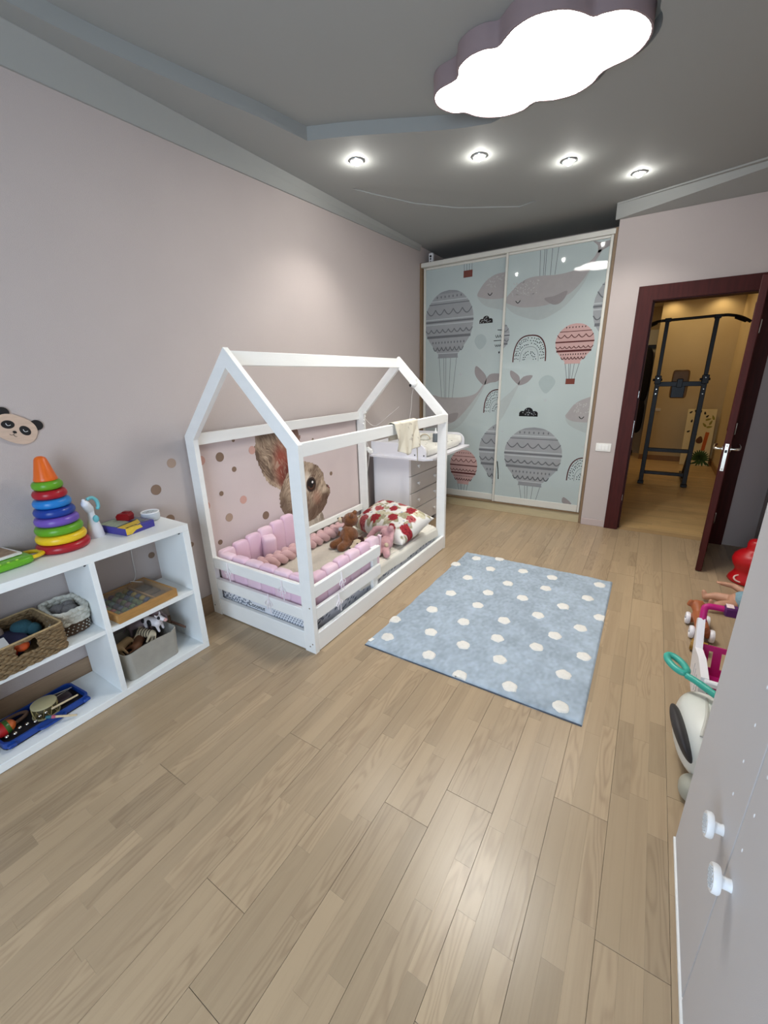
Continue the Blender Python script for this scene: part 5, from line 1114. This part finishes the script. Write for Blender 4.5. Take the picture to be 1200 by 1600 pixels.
for i, (a, b, r, c, nm, lb) in enumerate(((K_(.06, .03, .05), K_(.075, .13, .052), .0055, (190, 172, 136), 'drumstick', 'pale wooden stick lying in the far end of the blue case'), (K_(.10, -.01, .05), K_(.155, .075, .012), .006, (214, 196, 160), 'drumstick', 'wooden beater sticking out of the blue case over the shelf'))):
    t = thing(nm, lb, 'stick', a); MB().cap(a, b, r, r*.8).build('shaft', mat('stick_wood', (206, 186, 150), .5, var=.08), t)
    if i: MB().cap(a, a+(b-a)*.13, r*1.25).build('grip', mat('grip_teal', (40, 96, 110), .5, var=.02), t); MB().cap(a+(b-a)*.16, a+(b-a)*.24, r*1.25).build('band', mat('band_pink', (176, 86, 110), .5, var=.02), t)
for k in range(7):
    p = K_(.06+.012*math.sin(k*2), -.145+.025*k, .045); solo('jingle_bell', MB().sup(p, (.0085, .0085, .0085), nu=14, nv=8), mat('bell_silver', (196, 192, 184), .2, metal=1, var=.03), 'small silver jingle bell along the front edge of the blue case', 'bell', None, 'jingle bells in the blue case')
solo('triangle_beater', MB().tube([K_(-.05, .06, .045), K_(-.02, .15, .045), K_(-.01, .05, .045)], .003, 8, True), M_steel, 'thin metal triangle lying at the back of the blue case', 'instrument')
solo('dark_castanets', MB().sup(K_(-.01, .095, .025), (.045, .04, .02), .6, .6), mat('castanet_dark', (46, 30, 34), .4, var=.1), 'dark round castanets behind the pale stick in the blue case', 'instrument')
solo('tambourine', MB().tube([K_(-.055+.03*math.cos(a), -.09+.06*math.sin(a), .03) for a in np.linspace(0, 2*PI, 28, False)], .008, 8, True), mat('tambourine_wood', (120, 92, 74), .5, var=.08), 'oval wooden tambourine hoop at the back left of the blue case', 'instrument')

# ------------------------------------------------------------------ right cabinet
KX, KY = 2.692, 1.29
t = thing('tall_cabinet', 'tall white cabinet with flat doors and round textured knobs along the right wall', 'cabinet', (3.0, .5, 0))
mb = MB().bb(KX+.001, 3.345, KY-.018, KY, .0, 2.3, .0015).bb(KX+.02, 3.345, -.87, -.852, 0, 2.3).bb(KX+.02, 3.345, -.852, KY-.018, 2.28, 2.3).bb(3.33, 3.345, -.852, KY-.018, 0, 2.28).bb(KX+.02, 3.33, -.852, KY-.018, .05, .068)
mb.build('body', M_cab, t); MB().bb(KX-.0055, KX+.02, -.85, KY-.001, .002, .012, .001).build('bottom_edge', M_pl('edge_white', (240, 240, 238)), t)
M_knob = M_pl('knob_ceramic', (240, 241, 242), ) ; M_kn2 = mat('knob_grooves', (196, 200, 204), .5, var=.05)
for y0, y1, ky, slit in ((.834, KY-.0205, .911, [(.921, z) for z in (.62, .716, .816, .914, 1.01)]), (.373, .8285, .782, [(.788, z) for z in (.614, .71, .809, .907)]), (-.09, .37, None, ()), (-.55, -.093, None, ())):
    d = MB().bb(KX, KX+.019, y0, y1, .014, 2.296, .0012).build('door', M_cab, t)
    if ky:
        cz = .515; kb = MB().lathe([(.0125, 0), (.0118, .006), (.0122, .016), (.014, .019), (.0265, .02), (.0285, .023), (.0285, .031), (.027, .034), (0, .0345)], (KX, ky, cz), 32, rot('Y', -90)).build('knob', M_knob, d)
        mb = MB()
        for i in range(-3, 4):
            for j in range(-3, 4):
                if i*i+j*j < 10.5: mb.box((KX-.0345, ky+i*.0066, cz+j*.0066), (.003, .0042, .0042), .0008, rot('X', 45))
        mb.build('knurl', M_kn2, kb)
    for sy, zz in slit: MB().sup((KX-.0002, sy, zz), (.0016, .0022, .005), nu=10, nv=6).build('hole_plug', M_pl('plug_white', (232, 232, 234)), d)

# ------------------------------------------------------------------ toys behind the cabinet
M_rw = mat('ride_white', (222, 222, 214), .3, var=.02)
t = thing('toddler_ride_toy', 'white rounded plastic toddler seat toy with a dark oval pad, half behind the cabinet', 'toy', (2.83, 1.68, 0))
MB().sup((2.782, 1.69, .135), (.102, .20, .12), .75, .9, 40, 24, rot('Z', 6)).build('shell', M_rw, t, ang=80)
MB().sup((2.700, 1.645, .155), (.026, .13, .078), .8, 1, 32, 16, rot('Y', -26) @ rot('Z', 7)).build('dark_pad', mat('ride_dark', (54, 50, 50), .6, var=.05), t, ang=80)
MB().sup((2.755, 1.49, .045), (.055, .055, .045), .8, .9).build('foot', mat('ride_grey', (170, 168, 154), .5, var=.05), t); MB().sup((2.80, 1.84, .05), (.06, .05, .05), .8, .9).build('foot', M_rw, t)
MB().tube(smoothloop([(2.745, 1.56, .232), (2.765, 1.66, .257), (2.775, 1.78, .247)], 5, False), .006, 8).build('seam', mat('ride_seam', (196, 194, 184), .4, var=.02), t)
t = thing('teal_toy_handle', 'long teal plastic handle with an oval loop end reaching over the white toy', 'toy', (2.80, 1.75, .28))
M_teal = mat('teal_plastic', (62, 166, 148), .35, var=.02)
MB().tube(smoothloop([(2.90, 1.66, .285), (2.80, 1.745, .295), (2.735, 1.80, .30), (2.70, 1.825, .30)], 6, False), [.0145]*12+[.0135]*7, 12).build('rod', M_teal, t)
lc = Vector((2.668, 1.895, .30)); a1 = Vector((-.50, .86, .06)).normalized(); a2 = Vector((.86, .50, .0))
MB().tube([lc+a1*.056*math.cos(a)+a2*.026*math.sin(a) for a in np.linspace(0, 2*PI, 32, False)], .0145, 10, True).build('loop', M_teal, t)
solo('amber_roller', MB().tube([(2.80, 2.565, .035), (2.87, 2.545, .035)], .034, 24), mat('amber_plastic', (156, 116, 44), .35, var=.05), 'amber plastic roller on the floor under the toy shopping cart', 'toy')
# shopping cart
t = thing('toy_shopping_cart', 'white and magenta toy shopping cart behind the cabinet', 'cart', (2.9, 2.05, 0))
M_mag = mat('cart_magenta', (184, 26, 112), .35, var=.03); M_cw = mat('cart_white', (236, 234, 238), .3, var=.02)
xa, xb = 2.775, 3.05
def side(x, thk):
    out = [(x, 1.92, .235), (x, 1.90, .15), (x, 1.97, .085), (x, 2.16, .085), (x, 2.205, .16), (x, 2.31, .355), (x, 2.345, .345), (x, 2.25, .20), (x, 2.19, .25)]
    holes = []
    for k in range(4):
        y = 1.945+k*.045; holes.append([(x, y, .125), (x, y+.014, .118), (x, y+.026, .20), (x, y+.010, .205)])
    return MB().prism([(x, 1.915, .255), (x, 1.90, .13), (x, 1.96, .08), (x, 2.17, .08), (x, 2.23, .17), (x, 2.325, .325), (x, 2.295, .345), (x, 2.19, .235), (x, 2.06, .262)], (thk, 0, 0), holes)
side(xa-.012, .03).build('side_panel', M_cw, t); side(xb-.018, .018).build('side_panel', M_cw, t)
mb = MB().bb(xa+.02, xa+.026, 1.93, 2.2, .1, .225).bb(xb-.026, xb-.02, 1.93, 2.2, .1, .225).bb(xa+.018, xb-.018, 1.95, 2.19, .095, .103).bb(xa+.018, xb-.018, 1.915, 1.927, .10, .235); mb.prism([(xa+.018, 2.185, .1), (xb-.018, 2.185, .1), (xb-.018, 2.235, .235), (xa+.018, 2.235, .235)], (0, .008, 0), [[(x0, 2.185+.05*(z0-.1)/.135, z0) for x0, z0 in ((xa+.05+k*.05, .135), (xa+.066+k*.05, .135), (xa+.066+k*.05, .212), (xa+.05+k*.05, .212))] for k in range(4)])
mb.build('basket', M_mag, t); MB().bb(xa+.0, xb, 1.895, 1.92, .225, .252, .006).build('front_rim', M_cw, t)
MB().tube(smoothloop([(xa+.009, 2.30, .325), (xa+.009, 2.325, .375), (xa+.015, 2.335, .392), (xa+.04, 2.34, .398), (xa+.1, 2.34, .398)], 5, False), .0155, 12).tube([(xa+.09, 2.34, .398), (xb-.04, 2.34, .398)], .013, 12).tube(smoothloop([(xb-.1, 2.34, .398), (xb-.04, 2.34, .398), (xb-.015, 2.335, .392), (xb-.009, 2.30, .325)], 5, False), .0155, 12).build('handle_bar', M_mag, t)
MB().box((xa+.115, 2.335, .396), (.06, .05, .05), .008).build('coin_box', mat('cart_plum', (84, 30, 92), .4, var=.03), t); MB().box((xa+.105, 2.335, .423), (.03, .04, .004), .001).build('sticker', mat('cart_sticker', (232, 206, 206), .5, var=.2, vscale=90), t)
for x in (xa+.03, xb-.03):
    for y in (1.98, 2.17): 
        MB().bb(x-.012, x+.012, y-.014, y+.014, .045, .088, .002).tube([(x-.01, y, .028), (x+.01, y, .028)], .027, 20).build('caster', M_cw, t)
# dog on wheels
t = thing('pull_along_dog', 'orange-brown toy dog on white wheels lying beyond the toy cart', 'toy', (2.86, 2.77, 0))
b = MB(); b.cap((2.855, 2.70, .075), (2.845, 2.86, .08), .036, .034); b.cap((2.845, 2.87, .095), (2.835, 2.915, .118), .03, .034); b.cap((2.832, 2.94, .115), (2.822, 2.962, .108), .022, .018); b.cap((2.855, 2.92, .14), (2.872, 2.915, .118), .012, .014); b.cap((2.80, 2.905, .14), (2.795, 2.905, .118), .012, .014)
for x, y in ((2.83, 2.70), (2.885, 2.70), (2.82, 2.86), (2.875, 2.86)): b.cap((x, y, .06), (x, y, .032), .017, .015)
b.cap((2.858, 2.67, .09), (2.862, 2.645, .115), .01, .008)
remesh(b.build('body', mat('dog_orange', (164, 92, 54), .5, var=.06), t), .0055, 4)
for x, y in ((2.808, 2.70), (2.905, 2.70), (2.798, 2.87), (2.895, 2.87)):
    wq = MB().lathe([(.0, -.012), (.034, -.012), (.038, -.006), (.038, .006), (.034, .012), (.022, .012), (.02, .006), (0, .006)], (x, y, .0385), 28, rot('Y', 90 if x > 2.85 else -90)).build('wheel', M_cw, t)
    MB().sup((x+(.008 if x > 2.85 else -.008), y, .0385), (.006, .008, .008)).build('hub', mat('hub_grey', (130, 134, 150), .4, metal=.5, var=.02), wq)
# doll
t = thing('baby_doll', 'bare-limbed baby doll in a pale blue dress lying on the floor behind the cart', 'doll', (3.05, 3.17, 0))
b = MB(); b.cap((3.08, 3.20, .07), (3.20, 3.19, .075), .055, .05); b.cap((3.05, 3.225, .06), (2.975, 3.245, .055), .036, .03); b.cap((2.97, 3.245, .055), (2.92, 3.25, .035), .028, .02); b.cap((2.915, 3.25, .03), (2.905, 3.262, .065), .018, .014)
b.cap((3.05, 3.155, .055), (2.98, 3.11, .06), .034, .028); b.cap((2.975, 3.108, .06), (2.935, 3.095, .045), .026, .02); b.cap((2.93, 3.093, .038), (2.926, 3.088, .085), .018, .013)
b.cap((3.16, 3.265, .09), (3.07, 3.335, .115), .026, .02); b.cap((3.065, 3.338, .116), (3.01, 3.33, .122), .02, .015); b.cap((3.0, 3.33, .122), (2.985, 3.325, .128), .016, .01); b.cap((3.18, 3.12, .08), (3.1, 3.05, .04), .025, .018)
b.cap((3.22, 3.19, .08), (3.25, 3.19, .08), .028, .028); b.sup((3.283, 3.19, .085), (.055, .05, .055))
b.sup((3.283, 3.145, .085), (.01, .008, .016))
for k in range(4): b.cap((3.0-.006*0, 3.318+.008*k, .124), (2.972-.003*(k % 2), 3.31+.009*k, .128), .0055, .0045)
skin = mat('doll_skin', (196, 148, 122), .5, var=.04); remesh(b.build('body', skin, t), .005, 4)
MB().sup((3.125, 3.195, .075), (.075, .07, .064), .7, .8, 28, 16).build('dress', mat('doll_dress', (132, 164, 178), .85, bump=.3, bscale=80, var=.12, vscale=40), t, ang=80)
for x in (3.268, 3.30): MB().sup((x, 3.149, .13-.02), (.006, .004, .006)).build('eye', M_eye, t)
MB().sup((3.295, 3.20, .097), (.05, .05, .048)).build('hair', mat('doll_hair', (104, 70, 44), .9, bump=.6, bscale=80, var=.1), t)
# red bouncy toy
t = thing('red_rocking_toy', 'glossy red waisted plastic toy standing by the right wall beyond the doll', 'toy', (3.215, 3.75, 0))
MB().lathe([(.0, 0), (.112, 0), (.125, .012), (.118, .035), (.095, .07), (.092, .10), (.112, .135), (.122, .17), (.113, .21), (.085, .24), (.06, .255), (.052, .27), (.054, .30), (.048, .325), (.03, .338), (0, .342)], (3.215, 3.75, .0), 40).build('body', mat('toy_red', (186, 20, 28), .35, var=.03), t, ang=70)
MB().tube([(3.16+.042*math.cos(a), 3.67+.02*math.sin(a), .045+.02*math.sin(a)) for a in np.linspace(0, 2*PI, 24, False)], .006, 8, True).build('ring_pull', mat('ring_pale', (226, 196, 186), .4, var=.02), t)

# ------------------------------------------------------------------ hall: training tower, canvas, coats
t = thing('pull_up_tower', 'black steel pull-up tower standing on the hall floor behind the door', 'exercise tower', (2.68, 6.9, 0))
def sq(a, b, w_=.05, name='tube', m=M_black):
    a, b = Vector(a), Vector(b); d = b-a; q = Vector((0, 0, 1)).rotation_difference(d.normalized()).to_matrix(); MB().box((a+b)/2, (w_, w_, d.length), .004, q).build(name, m, t)
TY = 6.8; xl_, xr_ = 2.43, 2.94
for x in (xl_, xr_):
    sq((x, TY, .0), (x, TY, 1.46), .055, 'lower_upright'); sq((x-.004, TY, 1.38), (x-.004, TY, 2.16), .045, 'upper_upright'); sq((x, TY-.01, .03), (x, TY+.85, .03), .05, 'base_rail'); sq((x, TY+.5, .05), (x, TY+.03, .5), .04, 'brace')
    MB().box((x, TY-.005, .02), (.075, .08, .04), .006).build('rubber_foot', M_black, t)
    MB().box((x, TY-.005, 1.42), (.075, .075, .11), .006).build('sleeve', M_black, t)
    MB().tube([(x-.06, TY-.02, 1.42), (x+.05, TY-.02, 1.42)], .016, 12).build('knob', M_black, t)
    MB().tube([(x, TY-.037, 1.44), (x, TY-.046, 1.44)], .007, 10).tube([(x, TY-.03, 1.24), (x, TY-.034, 1.24)], .007, 10).tube([(x, TY-.03, 1.30), (x, TY-.034, 1.30)], .007, 10).build('bolt', M_steel, t)
    MB().bb(x-.035, x+.035, TY-.03, TY+.03, 2.13, 2.175, .004).build('bracket', M_black, t)
sq((xl_, TY, .165), (xr_, TY, .165), .045, 'cross_bar'); sq((xl_, TY, .49), (xr_, TY, .49), .05, 'cross_bar'); sq((xl_, TY, 1.365), (xr_, TY, 1.365), .06, 'cross_bar')
MB().tube(smoothloop([(2.20, TY-.1, 2.06), (2.25, TY-.05, 2.115), (2.33, TY, 2.145), (2.45, TY, 2.15), (2.7, TY, 2.155), (2.95, TY, 2.16), (3.06, TY, 2.155), (3.16, TY-.05, 2.12), (3.25, TY-.1, 2.06)], 4, False), .017, 12).build('pull_bar', M_black, t)
for s, x in ((1, 2.27), (-1, 3.15)): MB().tube([(x-s*.06, TY-.11+.02, 2.075), (x+s*.04, TY-.04, 2.128)], .023, 12).build('grip', M_black, t)
MB().sup((2.68, TY+.045, 1.36), (.095, .03, .18), .25, .25, 36, 14).build('back_pad', mat('pad_amber', (150, 104, 48), .5, var=.05), t, ang=60)
MB().bb(2.60, 2.745, TY+.0, TY+.022, 1.19, 1.37, .006).bb(2.645, 2.71, TY-.035, TY+.02, 1.32, 1.43, .006).build('pad_bracket', M_black, t)
for s, x in ((1, xl_), (-1, xr_)): MB().tube([(x, TY+.02, 1.34), (x, TY+.34, 1.34)], .02, 12).build('dip_arm', M_black, t)
t = thing('plant_canvas', 'tall cream canvas with painted leaves and an orange pot leaning in the hall corner', 'picture', (3.15, 8.55, 0))
cy_ = lambda z_: 8.50+.22*z_/.91
MB().prism([(2.95, cy_(0), .005), (3.34, cy_(0), .005), (3.335, cy_(.91), .91), (2.945, cy_(.91), .91)], (0, .025, 0)).build('canvas', mat('canvas_cream', (228, 210, 160), .85, var=.05), t)
M_lf = mat('leaf_green', (62, 92, 44), .8, var=.25, vscale=30); M_ol = mat('leaf_olive', (150, 140, 60), .8, var=.2); M_dk = mat('leaf_dark', (40, 36, 22), .8, var=.1); M_or = mat('pot_orange', (196, 96, 36), .8, var=.08); M_bn = mat('pot_brown', (104, 66, 34), .8, var=.1)
def leaf(x, z_, l, w_, an, m, nm='leaf_print'):
    q = math.radians(an); P = []
    for k in range(12):
        a = 2*PI*k/12; u, v = l/2*math.cos(a), w_/2*math.sin(a)*(1-.4*math.cos(a)); xx, zz = x+u*math.cos(q)-v*math.sin(q), z_+u*math.sin(q)+v*math.cos(q); P.append((xx, cy_(zz)-.0005, zz))
    MB().prism(P, (0, -.0015, 0)).build(nm, m, t)
for k in range(14): a = k*180/13; leaf(3.215+.07*math.cos(math.radians(a)), .10+.09*math.sin(math.radians(a)), .15, .035, a, M_lf)
for k in range(7): leaf(3.14+.03*k, .04+.02*(k % 2), .11, .03, 200+k*20, M_lf)
for x, z_, an in ((2.99, .86, 40), (3.02, .72, 80), (3.05, .88, 120), (3.12, .87, 60), (3.18, .85, 100), (3.0, .55, 30), (3.22, .80, 50)): leaf(x, z_, .05, .026, an, M_dk, 'bird_print')
for x, z_, an in ((3.24, .75, 20), (3.28, .70, 70), (3.2, .66, 130), (3.27, .63, 10), (3.3, .78, 110)): leaf(x, z_, .08, .03, an, M_ol)
MB().prism([(x, cy_(z_)-.0005, z_) for x, z_ in ((3.21, .25), (3.26, .25), (3.285, .54), (3.235, .55))], (0, -.0015, 0)).build('pot_print', M_or, t)
leaf(3.17, .42, .12, .09, 80, M_bn, 'pot_print')
MB().tube([(x, cy_(z_)-.001, z_) for x, z_ in ((3.12, .5), (3.10, .58), (3.07, .6))], .004, 6).build('stem_print', M_dk, t)
solo('wall_socket', MB().box((2.515, 8.796, .885), (.08, .008, .05), .002), M_pl('socket_white', (220, 206, 176)), 'white socket plate on the hall wall between the tower uprights', 'socket')
t = thing('hall_coat_stand', 'black coat and bag hanging on a pale hallway panel left of the tower', 'coat rack', (2.2, 9.3, 0))
MB().bb(1.9, 2.33, 9.45, 9.48, 0, 2.25, .003).build('panel', mat('pale_panel', (170, 164, 146), .6, var=.03), t)
MB().bb(1.92, 2.32, 9.42, 9.45, 1.93, 1.99, .004).build('rail', M_black, t)
q = MB(); q.sup((2.19, 9.38, 1.45), (.13, .06, .5), .6, .7); remesh(q.build('coat', mat('coat_black', (16, 15, 18), .9, bump=.5, bscale=30, var=.2), t), .012, 3)
MB().sup((2.20, 9.38, .72), (.10, .06, .32), .6, .7).build('trousers', mat('coat_dark', (24, 20, 22), .9, bump=.5, bscale=30, var=.2), t); MB().sup((2.26, 9.40, 1.2), (.05, .04, .16), .6, .7).build('bag', mat('bag_brown', (58, 34, 22), .8, var=.1), t)
solo('dark_shoes', MB().sup((2.17, 9.2, .05), (.05, .12, .048), .7, .8), M_black, 'dark shoe on the hall floor under the coats', 'shoe')
